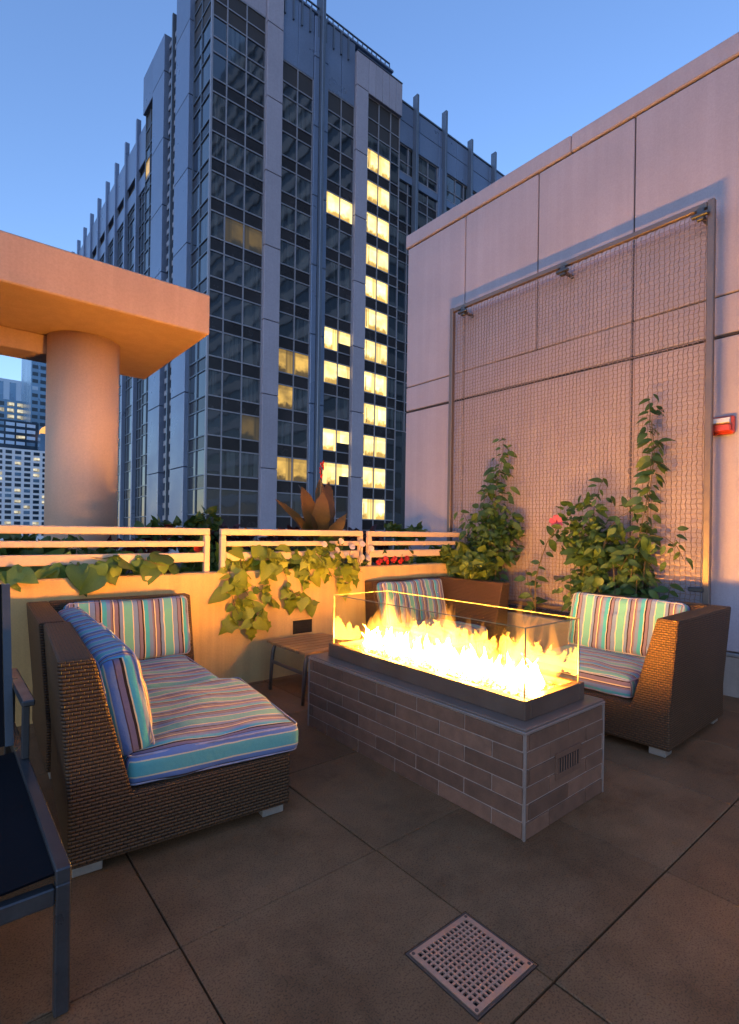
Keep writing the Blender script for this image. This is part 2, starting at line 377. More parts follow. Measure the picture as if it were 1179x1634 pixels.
M['green'] = leafm('green_leaf', (.035, .075, .018), (.08, .13, .03), .3)
M['canna'] = leafm('bronze_leaf', (.09, .045, .012), (.22, .10, .022), .3)
M['pink'] = leafm('pink_petal', (.70, .12, .20), (.80, .2, .3), .3)
M['redfl'] = leafm('red_petal', (.45, .02, .012), (.6, .04, .02), .25)
M['whitefl'] = leafm('white_petal', (.6, .5, .45), (.75, .62, .55), .3)

# ------------------------------------------------------------------ ground and terrace
mb = MB(); S = 4000
mb.add([(-S,-S,-25),(S,-S,-25),(S,S,-25),(-S,S,-25)], [(0,1,2,3)])
tag(mb.build('ground', M['asphalt']), kind='structure')
YW, XW = 4.38, 5.41
tag(MB().box(-7, 20, -7, 8.4, -24.99, -.06).build('terrain_podium', M['plinth']), kind='structure')
floor = tag(MB().box(-6.9, XW+.3, -6.9, YW+.1, -.055, -.016).build('terrace_floor', M['joint']), kind='structure')
P = .86; JX = [1.505+P*k for k in range(-7, 5)]; JY = [.878+P*k for k in range(-7, 5)]
gap = .006
dx0, dx1, dy0, dy1 = 1.215, 1.520, .945, 1.247            # drain recess cuts its slab
for i in range(len(JX)):
    for j in range(len(JY)):
        x0, x1 = JX[i]+gap/2, min(JX[i]+P-gap/2, XW+.2); y0, y1 = JY[j]+gap/2, min(JY[j]+P-gap/2, YW+.05)
        if x1-x0 < .05 or y1-y0 < .05: continue
        z = random.uniform(-.0012, .0012)
        m = MB()
        if x0 < dx0 and x1+.01 > dx0 and y0 < dy0 < y1:    # the slab with the drain: four strips round the hole
            m.box(x0, dx0-.004, y0, y1, -.03, z); m.box(dx0-.0039, x1, dy1+.004, y1, -.03, z); m.box(dx0-.0039, x1, y0, dy0-.004, -.03, z)
        elif abs(x0-1.508) < .01 and y0 < dy0 < y1:
            m.box(x0, dx1+.004, y0, dy0-.004, -.03, z); m.box(x0, dx1+.004, dy1+.004, y1, -.03, z); m.box(dx1+.0041, x1, y0, y1, -.03, z)
        else: m.box(x0, x1, y0, y1, -.03, z, .003)
        m.build('paving_slab', M['slab'], floor)

# ------------------------------------------------------------------ right-hand building wall
wall = thing('building_wall', 'tall tan precast panel wall rising beside the terrace behind the wire trellis', 'wall', (XW, 0, 0))
MB().box(XW+.02, 14, -6.5, 5.70, -.02, 5.66).build('backing', M['joint'], wall)
def panel(y0, y1, z0, z1, d=0.0, c=.008):
    MB().box(XW-d, XW+.05, y0+.007, y1-.007, z0+.006, z1-.006, c).build('wall_panel', M['precast'], wall)
ys = [5.715, 4.60, 3.495, 2.39, 1.285, .18, -.925, -2.03, -3.135, -4.24, -5.345, -6.5]
for a, b in zip(ys[1:], ys[:-1]): panel(a, b, 3.575, 5.665)
yb = [5.715, 4.60, 2.39, .18, -2.03, -4.24, -6.5]
for a, b in zip(yb[1:], yb[:-1]):
    panel(a, b, 3.215, 3.575); panel(a, b, .385, 3.20)
for a, b in ((5.75, 3.085), (3.085, .3), (.3, -2.6), (-2.6, -6.5)):
    MB().box(XW-.018, XW+.45, b+.004, a-.004, 5.675, 5.875, .012).build('coping_stone', M['precast'], wall)
MB().box(XW-.006, XW+.03, -6.5, 5.70, 3.198, 3.214).build('reveal', M['joint'], wall)
MB().box(XW-.025, XW+.03, -6.5, 1.62, .352, .382, .004).build('flashing', M['flash'], wall)
MB().box(XW-.012, XW+.04, -6.5, 5.70, -.02, .348, .004).build('plinth', M['plinth'], wall)
MB().box(13.9, 14.0, -6.5, 5.7, 0, 5.6).build('rear_face', M['precast'], wall)
MB().box(XW+.3, 14, 5.705, 5.74, 0, 5.66).build('end_face', M['precast'], wall)

# ------------------------------------------------------------------ trellis
TX = 5.25
tr = thing('wire_trellis', 'wire mesh trellis screen in a steel frame standing off the tan wall', 'trellis', (TX, 3.1, .55))
TY0, TY1, TZ0, TZ1 = 1.645, 4.665, .60, 4.36
for y in (TY0, TY1):
    MB().box(TX-.028, TX+.028, y-.028, y+.028, .50, TZ1+.03, .006).build('post', M['post'], tr)
MB().box(TX-.024, TX+.024, TY0+.03, TY1-.03, TZ1-.03, TZ1+.022, .006).build('top_bar', M['post'], tr)
MB().box(TX-.02, TX+.02, TY0+.03, TY1-.03, TZ0-.02, TZ0+.02, .005).build('bottom_bar', M['post'], tr)
for y in (1.72, 3.05, 4.45):
    m = MB(); m.tube([(TX-.05, y, 4.27), (XW-.003, y, 4.27)], .02, 10); m.box(TX-.075, TX-.03, y-.07, y+.07, 4.25, 4.285, .008)
    m.box(TX-.06, TX-.02, y-.03, y+.03, 4.22, 4.33, .008); m.build('bracket', M['alu'], tr)
for y in (1.72, 3.05, 4.45):
    m = MB(); m.tube([(TX-.03, y, .93), (XW-.003, y, .93)], .016, 8); m.box(TX-.05, TX-.02, y-.06, y+.06, .91, .95, .006); m.build('bracket', M['alu'], tr)
m = MB(); pitch_w = .043; amp = .0045
def wire(pts, r=.0036):
    m.tube(pts, r, 3, cap=False)
ny = int((TY1-TY0-.08)/pitch_w); nz = int((TZ1-TZ0-.06)/pitch_w)
for i in range(ny+1):
    y = TY0+.045+i*pitch_w
    wire([(TX+(.004 if (i+k) % 2 else -.004), y+(amp if k % 2 else -amp)+.004*math.sin(k*.21+i), TZ0+.02+k*pitch_w) for k in range(nz+1)])
for k in range(nz+1):
    z = TZ0+.02+k*pitch_w
    wire([(TX-(.004 if (i+k) % 2 else -.004), TY0+.045+i*pitch_w, z+(amp if i % 2 else -amp)+.004*math.sin(i*.17+k)) for i in range(ny+1)])
m.build('wire_mesh', M['wire'], tr)['kind'] = 'stuff'

# fire strobe on the wall
st = thing('wall_strobe', 'red fire alarm strobe with clear lens on the wall right of the trellis', 'alarm', (XW-.02, 1.57, 2.4))
MB().box(XW-.055, XW-.002, 1.485, 1.665, 2.315, 2.475, .012).build('housing', M['strobe'], st)
MB().box(XW-.095, XW-.056, 1.50, 1.65, 2.33, 2.40, .012).build('horn_cover', M['strobe'], st)
MB().prism([(XW-.056, 2.402), (XW-.092, 2.412), (XW-.080, 2.452), (XW-.056, 2.462)], 'y', 1.51, 1.64).build('lens', M['lens'], st)

# ------------------------------------------------------------------ planter wall, railings
pw = thing('planter_wall', 'low ochre stucco planter wall along the far edge of the terrace', 'wall', (2, YW, 0))
m = MB(); m.box(-6.9, 5.40, YW, YW+.16, -.02, 1.027, .012); m.build('wall_body', M['stucco'], pw)
m = MB(); m.box(2.655, 2.915, YW-.012, YW-.001, .375, .392, .002); m.box(2.655, 2.915, YW-.012, YW-.001, .525, .542, .002); m.box(2.655, 2.672, YW-.0121, YW-.0011, .3921, .5249, .002); m.box(2.898, 2.915, YW-.0121, YW-.0011, .3921, .5249, .002)
v = m.build('vent_frame', M['stucco'], pw)
MB().box(2.673, 2.897, YW-.004, YW-.0005, .393, .524).build('vent_opening', M['dark'], v, local=True)
for k in range(5):
    z = .405+.024*k
    MB().prism([(YW-.009, z+.014), (YW-.0085, z+.018), (YW-.0035, z+.003), (YW-.004, z-.001)], 'x', 2.675, 2.895).build('vent_slat', M['dark'], v, local=True)
MB().box(-6.9, 5.40, YW+.161, 8.3, .3, .93).build('planter_soil', M['soil'])
tag(bpy.data.objects['planter_soil'], kind='structure')
MB().box(-6.9, 5.40, 8.30, 8.40, -.02, 1.0, .01).build('outer_planter_wall', M['stucco'], pw)

YR = 4.46
def railing(x0, x1, label, ends=(1, 1)):
    t = thing('railing', label, 'railing', ((x0+x1)/2, YR, 1.027), group='cream steel railings on the planter wall')
    MB().box(x0, x1, YR-.025, YR+.025, 1.352, 1.412, .007).build('top_rail', M['rail'], t)
    MB().box(x0+.051, x1-.051, YR-.02, YR+.02, 1.252, 1.300, .006).build('middle_rail', M['rail'], t)
    MB().box(x0+.051, x1-.051, YR-.022, YR+.022, 1.118, 1.198, .006).build('bottom_rail', M['rail'], t)
    for e, x in zip(ends, (x0, x1-.05)):
        if e: MB().box(x, x+.05, YR-.0248, YR+.0248, 1.02, 1.3515, .006).build('post', M['rail'], t)
railing(-3.3, 1.855, 'long cream railing section above the left sofa, in front of the round column')
railing(1.955, 3.590, 'middle cream railing section with lime vine spilling under it')
railing(3.665, 5.33, 'right cream railing section running to the tan wall behind bushes')

# ------------------------------------------------------------------ canopy
cn = thing('canopy', 'salmon concrete canopy slab carried on a thick round column beyond the planter', 'canopy', (1.2, 6.3, .93))
MB().box(-5.2, 2.13, 5.19, 7.33, 3.40, 3.812, .012).build('slab', M['canopy'], cn)
MB().box(-5.2, 1.0, 6.34, 6.70, 3.20, 3.398, .008).build('beam', M['canopy'], cn)
m = MB(); n = 48; cxx, cyy, rad = 1.20, 6.32, .345
m.tube([(cxx, cyy, .90), (cxx, cyy, 3.399)], rad, n)
o = m.build('column', M['column'], cn)
for p in o.data.polygons: p.use_smooth = abs(p.normal.z) < .5

# ------------------------------------------------------------------ glass tower
XT, YT = 17.98, 44.17
FH = 3.468; ZT = 43.2
Frt = lambda a, d, z: (XT+a, YT-d, z)
Flf = lambda a, d, z: (XT-d, YT+a, z)
def fb(m, F, a0, a1, z0, z1, d0, d1, c=0):
    p, q = F(a0, d0, z0), F(a1, d1, z1)
    return m.box(min(p[0], q[0]), max(p[0], q[0]), min(p[1], q[1]), max(p[1], q[1]), z0, z1, c)
tw = thing('glass_tower', 'tall blue grey tower with dark glass bays, stone piers and lit rooms', 'building', (XT+10, YT+10, -25))
m = MB()
m.box(XT+.5, XT+21.7, YT+.5, YT+17.9, -25, 52.3); m.box(XT+.55, XT+6.6, YT+.55, YT+9.7, 52.29, 60)
m.box(XT+21.69, XT+42, YT+.6, YT+16, -25, 50.6); m.box(XT+.6, XT+16, YT+17.89, YT+62, -25, 48.0)
m.build('core', M['core'], tw)
def pier(F, a0, a1, z1, mat, d=.45, step=2, z0=-25):
    zs = [z0]; z = ZT - FH*14 - 1.3
    while z < z1-1: zs.append(z); z += FH*step
    zs.append(z1)
    for a, b in zip(zs[:-1], zs[1:]):
        fb(MB(), F, a0, a1, a+.03, b-.03, -.6, d, .03).build('facade_panel', mat, tw)
def pane(F, a0, a1, z0, z1, d, mat, name='window_pane'):
    return fb(MB(), F, a0+.02, a1-.02, z0+.02, z1-.02, d-.05, d).build(name, mat, tw)
def bay(F, cols, ztop, rows_top, litfn, glass, d=0.0, kmax=13, frame=True, zmin=-2, fr=M['mullion']):
    """cols: list of mullion positions; windows and spandrels floor by floor"""
    zl = list(rows_top)
    for k in range(0, kmax): zl += [ZT-FH*k, ZT-FH*k-2.28]
    zl = [z for z in zl if z <= ztop]
    if ztop not in zl: zl.insert(0, ztop)
    for za, zb in zip(zl[:-1], zl[1:]):
        isvis = any(abs(za-(ZT-FH*k)) < .01 for k in range(kmax)); k = round((ZT-za)/FH)
        for ci, (a, b) in enumerate(zip(cols[:-1], cols[1:])):
            if isvis:
                mt = litfn(k, ci); pane(F, a, b, zb, za, d, mt or glass, 'lit_window' if mt else 'window_pane')
            elif za > ZT+.1: pane(F, a, b, zb, za, d, M['louver'] if za > ZT+3.2 else glass, 'louver_panel' if za > ZT+3.2 else 'window_pane')
            else: pane(F, a, b, zb, za, d, M['spandrel'], 'spandrel_panel')
    fb(MB(), F, cols[0], cols[-1], -25, zl[-1], d-.3, d).build('lower_glazing', glass, tw)
    if frame:
        mm = MB(); w_ = .055
        for a in cols: fb(mm, F, a-w_, a+w_, zl[-1], ztop, d-.1, d+.10)
        for z in zl: fb(mm, F, cols[0], cols[-1], z-w_, z+w_, d-.1, d+.085)
        mm.build('window_frame', fr, tw)
no = lambda k, c: None
rt = [ZT+6.1, ZT+4.6, ZT+3.2, ZT+1.35]
def lit1(k, c): return M['lit_faint'] if (k, c) in ((4, 2), (4, 1), (9, 2)) else None
def lit2(k, c): return M['lit_dim'] if (k in (7, 8, 10) and not (k == 8 and c == 1)) else None
def lit3(k, c): return M['lit'] if k in (2, 6, 7, 9, 10) else None
def lit4(k, c): return M['lit'] if (c < 2 and k <= 11) else None
bay(Frt, [0, 1.34, 3.19, 5.10], 49.3, rt, lit1, M['tglass'])
bay(Frt, [6.80, 8.63, 10.40], 46.5, [ZT+1.35], lit2, M['tglass'])
bay(Frt, [12.12, 13.9, 15.62], 46.5, [ZT+1.35], lit3, M['tglass'])
bay(Frt, [17.27, 19.05, 20.8, 22.15], 48.7, [ZT+3.3, ZT+1.6], lit4, M['tglass'])
for k in (6, 7, 9, 10):           # added dark sheet painting the lower part of the right-hand pane as unlit
    zt = ZT-FH*k
    fb(MB(), Frt, 14.0 if k != 10 else 14.35, 15.55, zt-2.24, zt-1.3, .001, .03).build('unlit_dark_sheet', M['spandrel'], tw)
for k in range(12):               # a curtain edge or lamp in each lit room
    zt = ZT-FH*k; a = 17.4+random.random()*.6
    fb(MB(), Frt, a, a+.10, zt-2.05, zt-.1-random.random()*.5, .001, .02).build('curtain_edge', M['lit_dim'], tw)
# stone piers and metal panels of the right face
pier(Frt, 5.12, 6.78, 60, M['pilaster']); pier(Frt, 10.42, 11.0, 52.9, M['bluemetal'], .3); pier(Frt, 11.45, 12.10, 52.9, M['bluemetal'], .3)
fb(MB(), Frt, 11.03, 11.42, -25, 58, -.5, .75, .05).build('vertical_pipe', M['fin'], tw)
pier(Frt, 15.64, 17.25, 52.4, M['pilaster'])
for a in (6.82, 8.63): fb(MB(), Frt, a, a+1.77, 46.55, 53.2, -.5, .12, .03).build('facade_panel', M['bluemetal'], tw)
for a in (12.14, 13.9): fb(MB(), Frt, a, a+1.70, 46.55, 53.2, -.5, .12, .03).build('facade_panel', M['bluemetal'], tw)
for k in range(5): fb(MB(), Frt, 17.28+.99*k, 17.28+.99*(k+1)-.03, 48.76, 52.4, -.5, .43, .03).build('facade_panel', M['pilaster'], tw)
fb(MB(), Frt, 5.0, 21.0, 53.21, 53.45, -.6, .25, .04).build('roof_edge', M['bluemetal'], tw)
fb(MB(), Frt, 15.7, 22.2, 52.43, 52.55, -.6, .5, .03).build('roof_edge', M['fin'], tw)
for k in range(9): fb(MB(), Frt, 6.95+.95*k, 7.10+.95*k, 50.9, 53.18, .121, .32).build('crown_fin', M['fin'], tw)
for k in range(22): fb(MB(), Frt, 6.9+.65*k, 6.98+.65*k, 53.46, 54.1, -.1, 0).build('roof_baluster', M['fin'], tw)
fb(MB(), Frt, 6.8, 20.6, 54.1, 54.2, -.12, .03).build('roof_handrail', M['fin'], tw)
fb(MB(), Frt, 0, 5.1, 49.35, 60, -.5, .10, .03).build('facade_panel', M['pilaster'], tw)
# right wing
wc = [22.25+.825*2*k for k in range(13)]
bay(Frt, wc, 46.3, [46.3, 44.4, 43.05], no, M['tglass'], d=-.35, kmax=9)
for k in range(6):
    a0 = 22.25+3.33*k; fb(MB(), Frt, a0, a0+3.29, 46.35, 48.9, -.6, -.1, .03).build('facade_panel', M['bluemetal'], tw); fb(MB(), Frt, a0, a0+3.29, 48.95, 51.0, -.6, -.1, .03).build('facade_panel', M['bluemetal'], tw)
    fb(MB(), Frt, a0, a0+3.29, 42.15, 43.0, -.6, -.12, .03).build('facade_panel', M['bluemetal'], tw)
fb(MB(), Frt, 22.25, 42.2, 51.03, 51.2, -.7, .0).build('roof_edge', M['fin'], tw)
for a, h in ((24.45, 52.6), (29.4, 53.3), (34.3, 52.2), (39.2, 52.9)):
    fb(MB(), Frt, a, a+.35, -25, h, -.2, .55, .03).build('facade_fin', M['fin'], tw)
fb(MB(), Frt, 28.9, 30.3, -25, 46.3, -.3, .02, .03).build('facade_panel', M['bluemetal'], tw)
# left face
bay(Flf, [0.12, 2.2, 4.1], 50.5, rt, no, M['bglass'], fr=M['fin'])
fb(MB(), Flf, .0, 4.1, 50.6, 60, -.5, .1, .03).build('facade_panel', M['pilaster'], tw)
fb(MB(), Frt, -.12, .02, -25, 60, -.12, .12).build('corner_post', M['mullion'], tw)
pier(Flf, 4.15, 7.75, 60, M['bluemetal'], .5)
fb(MB(), Flf, 7.78, 11.28, -25, 52.6, -.6, -.25).build('recess_back', M['core'], tw)
for k in range(40):
    z = 1.0+1.28*k
    for a in (8.3, 10.0): fb(MB(), Flf, a, a+.9, z, z+.5, -.25, .12).build('vent_box', M['mullion'], tw)
for a in (8.0, 9.4): fb(MB(), Flf, a, a+.28, -25, 53.5, -.3, .3).build('vertical_pipe', M['fin'], tw)
pier(Flf, 11.3, 15.0, 52.7, M['bluemetal'], .5)
bay(Flf, [15.03, 16.7, 18.35], 48.4, [46.5, ZT+1.35], lambda k, c: M['lit_dim'] if (k, c) in ((0, 1),) else None, M['bglass'], d=.1, fr=M['fin'])
fb(MB(), Flf, 15.03, 18.4, 48.45, 52.7, -.5, .5, .03).build('facade_panel', M['bluemetal'], tw)
wl = [18.45+2.5*k for k in range(17)]
bay(Flf, wl, 42.9, [42.9], no, M['bglass'], d=-.3, kmax=12, fr=M['fin'])
for k in range(9):
    a0 = 18.45+4.9*k
    fb(MB(), Flf, a0, a0+4.86, 44.2, 48.4, -.6, -.05, .03).build('facade_panel', M['bluemetal'], tw)
    fb(MB(), Flf, a0, a0+4.86, 43.0, 44.15, -.6, -.45).build('louver_panel', M['louver'], tw)
    fb(MB(), Flf, a0, a0+4.86, 41.2, 42.95, -.6, -.1, .03).build('facade_panel', M['bluemetal'], tw)
    fb(MB(), Flf, a0+3.45, a0+3.85, -25, 50.4, -.3, .22, .04).build('facade_fin', M['bluemetal'], tw)
MB().box(XT+2, XT+9, YT+56, YT+66, 48, 53).build('roof_house', M['bluemetal'], tw)

# ------------------------------------------------------------------ city beyond, left
def far_building(name, label, x0, x1, y, z1, depth, mat, rows, cols, wz0, wh, ww, dz, dx, wmats, seed, inset=.12, extra=None):
    rnd = random.Random(seed)
    t = thing(name, label, 'building', ((x0+x1)/2, y+depth/2, -25))
    MB().box(x0, x1, y, y+depth, -25, z1).build('wall', mat, t)
    for r_ in range(rows):
        for c_ in range(cols):
            xa = x0+dx*.5+c_*dx-ww/2; zz = z1-wz0-r_*dz
            if xa+ww > x1: continue
            MB().box(xa, xa+ww, y-.06, y+.02, zz-wh, zz).build('window', wmats[rnd.choices(range(len(wmats)), [8]+[1]*(len(wmats)-1))[0]], t)
    if extra: extra(t)
    return t
far_building('apartment_block', 'white gridded apartment block with scattered lit windows left of the column', 8.2, 21.35, 150, 20.1, 18, M['white_block'], 16, 7, .5, .78, 1.25, 1.30, 1.87, [M['far_dark'], M['lit_cold'], M['far_blue']], 3)
far_building('glass_skyscraper', 'tall dark blue glass skyscraper partly behind the column', 21.7, 40, 190, 63, 25, M['far_blue'], 36, 8, .6, 1.1, 1.5, 2.2, 2.1, [M['far_dark'], M['far_blue'], M['far_pale']], 4)
far_building('ribbed_tower', 'pale blue ribbed tower top fading into the sky at far left', 4, 30.2, 260, 62.0, 25, M['far_pale'], 1, 6, 1.2, 30, 2.2, 4, 4.3, [M['far_blue']], 5)
far_building('lit_office_block', 'office block with rows of bright lit floors at far left', 11.5, 25.5, 210, 43.6, 20, M['far_blue'], 8, 5, .8, 1.3, 1.9, 2.05, 2.75, [M['lit_cold'], M['far_dark'], M['far_pale']], 6)
far_building('glass_pavilion_block', 'low dark glass block with bright bands above the white apartment block', 9.0, 21.6, 172, 30.5, 15, M['far_dark'], 4, 5, .6, .9, 2.0, 1.7, 2.4, [M['far_pale'], M['lit_cold'], M['far_blue']], 8)
cr = thing('gold_crowned_tower', 'slim tower with a golden lit crown beside the column', 'building', (23, 165, -25))
MB().box(20.9, 25, 163, 168, -25, 26.4).build('shaft', M['far_blue'], cr)
m = MB(); m.tube([(22.6, 165, 26.4), (22.6, 165, 27.4), (22.6, 165, 28.2), (22.6, 165, 28.9)], [1.75, 1.7, 1.2, .2], 12); m.build('crown', M['gold'], cr)
# unseen banded tower, added so the glass bays mirror diagonal streaks
bt = thing('reflection_tower', 'tall pale banded tower out of view, added for its reflection in the dark glass bays', 'building', (70, -32, -25))
MB().box(60.4, 82, -80, 14, -25, 130).build('core', M['far_dark'], bt)
for k in range(30): MB().box(60, 82.4, -80.4, 14.4, -22+5*k, -19.8+5*k).build('floor_band', M['band'], bt)

# ------------------------------------------------------------------ fire pit
FX0, FX1, FY0, FY1, FZ = 2.072, 2.815, 1.365, 3.165, .508
fp = thing('fire_pit', 'rectangular brown tiled fire pit with glass wind guard around the flames', 'fire pit', ((FX0+FX1)/2, (FY0+FY1)/2, 0))
MB().box(FX0+.006, FX1-.006, FY0+.006, FY1-.006, -.002, FZ-.024).build('grout_body', M['grout'], fp)
NR = 6; rh = (FZ-.026)/NR; BL = .345; g2 = .0035
cache = {}
def tile(axis, a0, a1, z0, z1, face):
    if a1-a0 < .02: return
    m = MB()
    if axis == 'y': m.box(face[0], face[1], a0+g2, a1-g2, z0+g2, z1-g2, .0025)
    else: m.box(a0+g2, a1-g2, face[0], face[1], z0+g2, z1-g2, .0025)
    m.build('brick', M['tile'], fp)
for r_ in range(NR):
    z0, z1 = r_*rh, (r_+1)*rh
    for off, A0, A1, axis, face in ((.17, FY0+.012, FY1-.012, 'y', (FX0, FX0+.02)), (.05, FY0+.012, FY1-.012, 'y', (FX1-.02, FX1)), (.15, FX0+.012, FX1-.012, 'x', (FY0, FY0+.02)), (.1, FX0+.012, FX1-.012, 'x', (FY1-.02, FY1))):
        a = A0 - ((off+(r_ % 2)*BL/2) % BL)
        while a < A1:
            j = random.uniform(-.0012, .0012)
            tile(axis, max(a, A0), min(a+BL, A1), z0, z1, (face[0]+j, face[1]+j)); a += BL
for x in (FX0-.002, FX1-.010):
    for y in (FY0-.002, FY1-.010):
        MB().box(x, x+.012, y, y+.012, .0, FZ-.024, .002).build('corner_trim', M['steel_trim'], fp)
MB().box(FX0-.004, FX1+.004, FY0-.004, FY1+.004, FZ-.0235, FZ-.0105, .003).build('edge_trim', M['steel_trim'], fp)
MB().box(FX0+.002, FX1-.002, FY0+.002, FY1-.002, FZ-.010, FZ, .003).build('coping', M['coping'], fp)
# vent grille on the near end
vx0, vx1, vz0, vz1 = 2.325, 2.565, .205, .335
m = MB(); m.box(vx0, vx1, FY0-.006, FY0+.002, vz0, vz0+.028, .002); m.box(vx0, vx1, FY0-.006, FY0+.002, vz1-.028, vz1, .002); m.box(vx0, vx0+.02, FY0-.0061, FY0+.0019, vz0+.0281, vz1-.0281, .002); m.box(vx1-.02, vx1, FY0-.0061, FY0+.0019, vz0+.0281, vz1-.0281, .002)
vg = m.build('vent_grille', M['tile'], fp)
MB().box(vx0+.021, vx1-.021, FY0-.002, FY0+.001, vz0+.029, vz1-.029).build('vent_opening', M['dark'], vg, local=True)
for k in range(9): MB().box(vx0+.024+k*.0235, vx0+.0315+k*.0235, FY0-.006, FY0-.0021, vz0+.03, vz1-.03, .001).build('vent_bar', M['tile'], vg, local=True)
# burner tray
TX0, TX1, TYa, TYb = 2.165, 2.722, 1.432, 3.055
m = MB(); tz0, tz1 = FZ+.0005, .602
for a in ((TX0, TX0+.05, TYa, TYb), (TX1-.05, TX1, TYa, TYb), (TX0+.0501, TX1-.0501, TYa, TYa+.05), (TX0+.0501, TX1-.0501, TYb-.05, TYb)): m.box(*a, tz0, tz1, .003)
m.build('burner_tray', M['tray'], fp)
MB().box(TX0+.05, TX1-.05, TYa+.05, TYb-.05, tz0, .565).build('burner_floor', M['tray'], fp)
m = MB(); rnd = random.Random(5)
for k in range(1500):
    x, y, s_ = rnd.uniform(TX0+.06, TX1-.06), rnd.uniform(TYa+.06, TYb-.06), rnd.uniform(.007, .014); z = .567+rnd.random()*.012
    q = [Vector((rnd.uniform(-1,1), rnd.uniform(-1,1), rnd.uniform(-1,1))).normalized()*s_ for _ in range(3)]
    n_ = (q[0]+q[1]+q[2])*-.6; m.add([(x+v_.x, y+v_.y, z+v_.z) for v_ in q+[n_]], [(0,1,2),(0,3,1),(1,3,2),(2,3,0)])
m.build('fire_glass', M['ember'], fp)['kind'] = 'stuff'
GX0, GX1, GY0, GY1, GZ0, GZ1 = 2.188, 2.700, 1.452, 3.030, .603, .948; gt = .009
for a, nm in (((GX0, GX0+gt, GY0, GY1), 'x'), ((GX1-gt, GX1, GY0, GY1), 'x'), ((GX0+gt+.001, GX1-gt-.001, GY0, GY0+gt), 'y'), ((GX0+gt+.001, GX1-gt-.001, GY1-gt, GY1), 'y')):
    # a sheet: two large clear faces, polished edges as one sub-part
    x0, x1, y0, y1 = a
    p = MB()
    if nm == 'x': p.add([(x0, y0, GZ0), (x0, y1, GZ0), (x0, y1, GZ1), (x0, y0, GZ1), (x1, y0, GZ0), (x1, y1, GZ0), (x1, y1, GZ1), (x1, y0, GZ1)], [(0,3,2,1), (4,5,6,7)])
    else: p.add([(x0, y0, GZ0), (x1, y0, GZ0), (x1, y0, GZ1), (x0, y0, GZ1), (x0, y1, GZ0), (x1, y1, GZ0), (x1, y1, GZ1), (x0, y1, GZ1)], [(0,1,2,3), (4,7,6,5)])
    pn = p.build('glass_pane', M['glass'], fp)
    e = MB(); i = .0004
    e.box(x0+i, x1-i, y0+i, y1-i, GZ1-.0035, GZ1+.0005)
    if nm == 'x':
        for yy in (y0, y1-.004): e.box(x0+i, x1-i, yy, yy+.004, GZ0, GZ1-.0036)
    ed = link('polished_edge', e.mesh('polished_edge', M['glass_edge']), pn, local=True)

# fire: tongues of burning gas, each a closed volume, and the light they give
fire = thing('fire', 'bright yellow white flames burning along the glass sided trough', 'fire', (2.44, 2.25, .57))
rnd = random.Random(21)
def tongue(x, y, z0, h, w_, lean=(0, 0), tw=0., mat='flame', flat=1.0, sharp=.9):
    m = MB(); nr, ns = 13, 10; ph = rnd.uniform(0, 6.3); a0 = rnd.uniform(0, 3.1)
    vs = [(x, y, z0)]
    for i in range(1, nr):
        t_ = i/nr
        prof = (math.sin(min(1, t_*4)*math.pi/2))*(1-t_)**sharp*(1+.25*math.sin(t_*9+ph))
        cx_ = x+lean[0]*t_**1.6+.012*math.sin(t_*6+ph)*t_*h/.25; cy_ = y+lean[1]*t_**1.6+.016*math.sin(t_*6.3+ph*1.7)*t_*h/.25
        for k in range(ns):
            an = 2*math.pi*k/ns; rx, ry = w_*prof*flat*(1+.18*math.sin(3*an+t_*5+ph)), w_*prof*(1+.18*math.sin(2*an+ph))
            px, py = rx*math.cos(an), ry*math.sin(an); ca, sa = math.cos(a0*.25+tw*t_), math.sin(a0*.25+tw*t_)
            vs.append((cx_+px*ca-py*sa, cy_+px*sa+py*ca, z0+h*t_+w_*prof*.15*math.sin(an*2+ph)))
    vs.append((x+lean[0], y+lean[1], z0+h)); L_ = len(vs)-1
    fs = [(0, 1+(k+1) % ns, 1+k) for k in range(ns)]
    for i in range(nr-2):
        b = 1+i*ns; fs += [(b+k, b+(k+1) % ns, b+ns+(k+1) % ns, b+ns+k) for k in range(ns)]
    b = 1+(nr-2)*ns; fs += [(b+k, b+(k+1) % ns, L_) for k in range(ns)]
    m.add(vs, fs); return m.build('flame', M[mat], fire, smooth=True)
# height of the fire along the trough (far end low, peaks as in the photograph)
def hprof(y):
    pk = [(1.58, .46, .08), (1.78, .20, .09), (1.98, .30, .09), (2.18, .42, .10), (2.40, .20, .08), (2.58, .35, .09), (2.76, .42, .07), (2.92, .15, .06)]
    return .08+max(h*math.exp(-((y-c)/s_)**2) for c, h, s_ in pk)
yy = 1.53
while yy < 2.95:
    h = hprof(yy)
    tongue(2.445+rnd.uniform(-.09, .09), yy, .572, min(.20, .05+h*rnd.uniform(.25, .5)), .035+rnd.random()*.03, (rnd.uniform(-.05, .05), rnd.uniform(-.07, .07)), 1.5, 'flame_core', 1.1, 1.5)
    yy += .026
for k in range(76):
    y_ = rnd.uniform(1.53, 2.97); h = hprof(y_)*rnd.uniform(.75, 1.15)
    tongue(2.445+rnd.uniform(-.11, .11), y_, .575, h, .045+.075*rnd.random()*min(1, h/.3), (rnd.uniform(-.06, .06), rnd.uniform(-.10, .10)), rnd.uniform(-1, 1), 'flame', rnd.uniform(.6, 1), rnd.uniform(.8, 1.3))
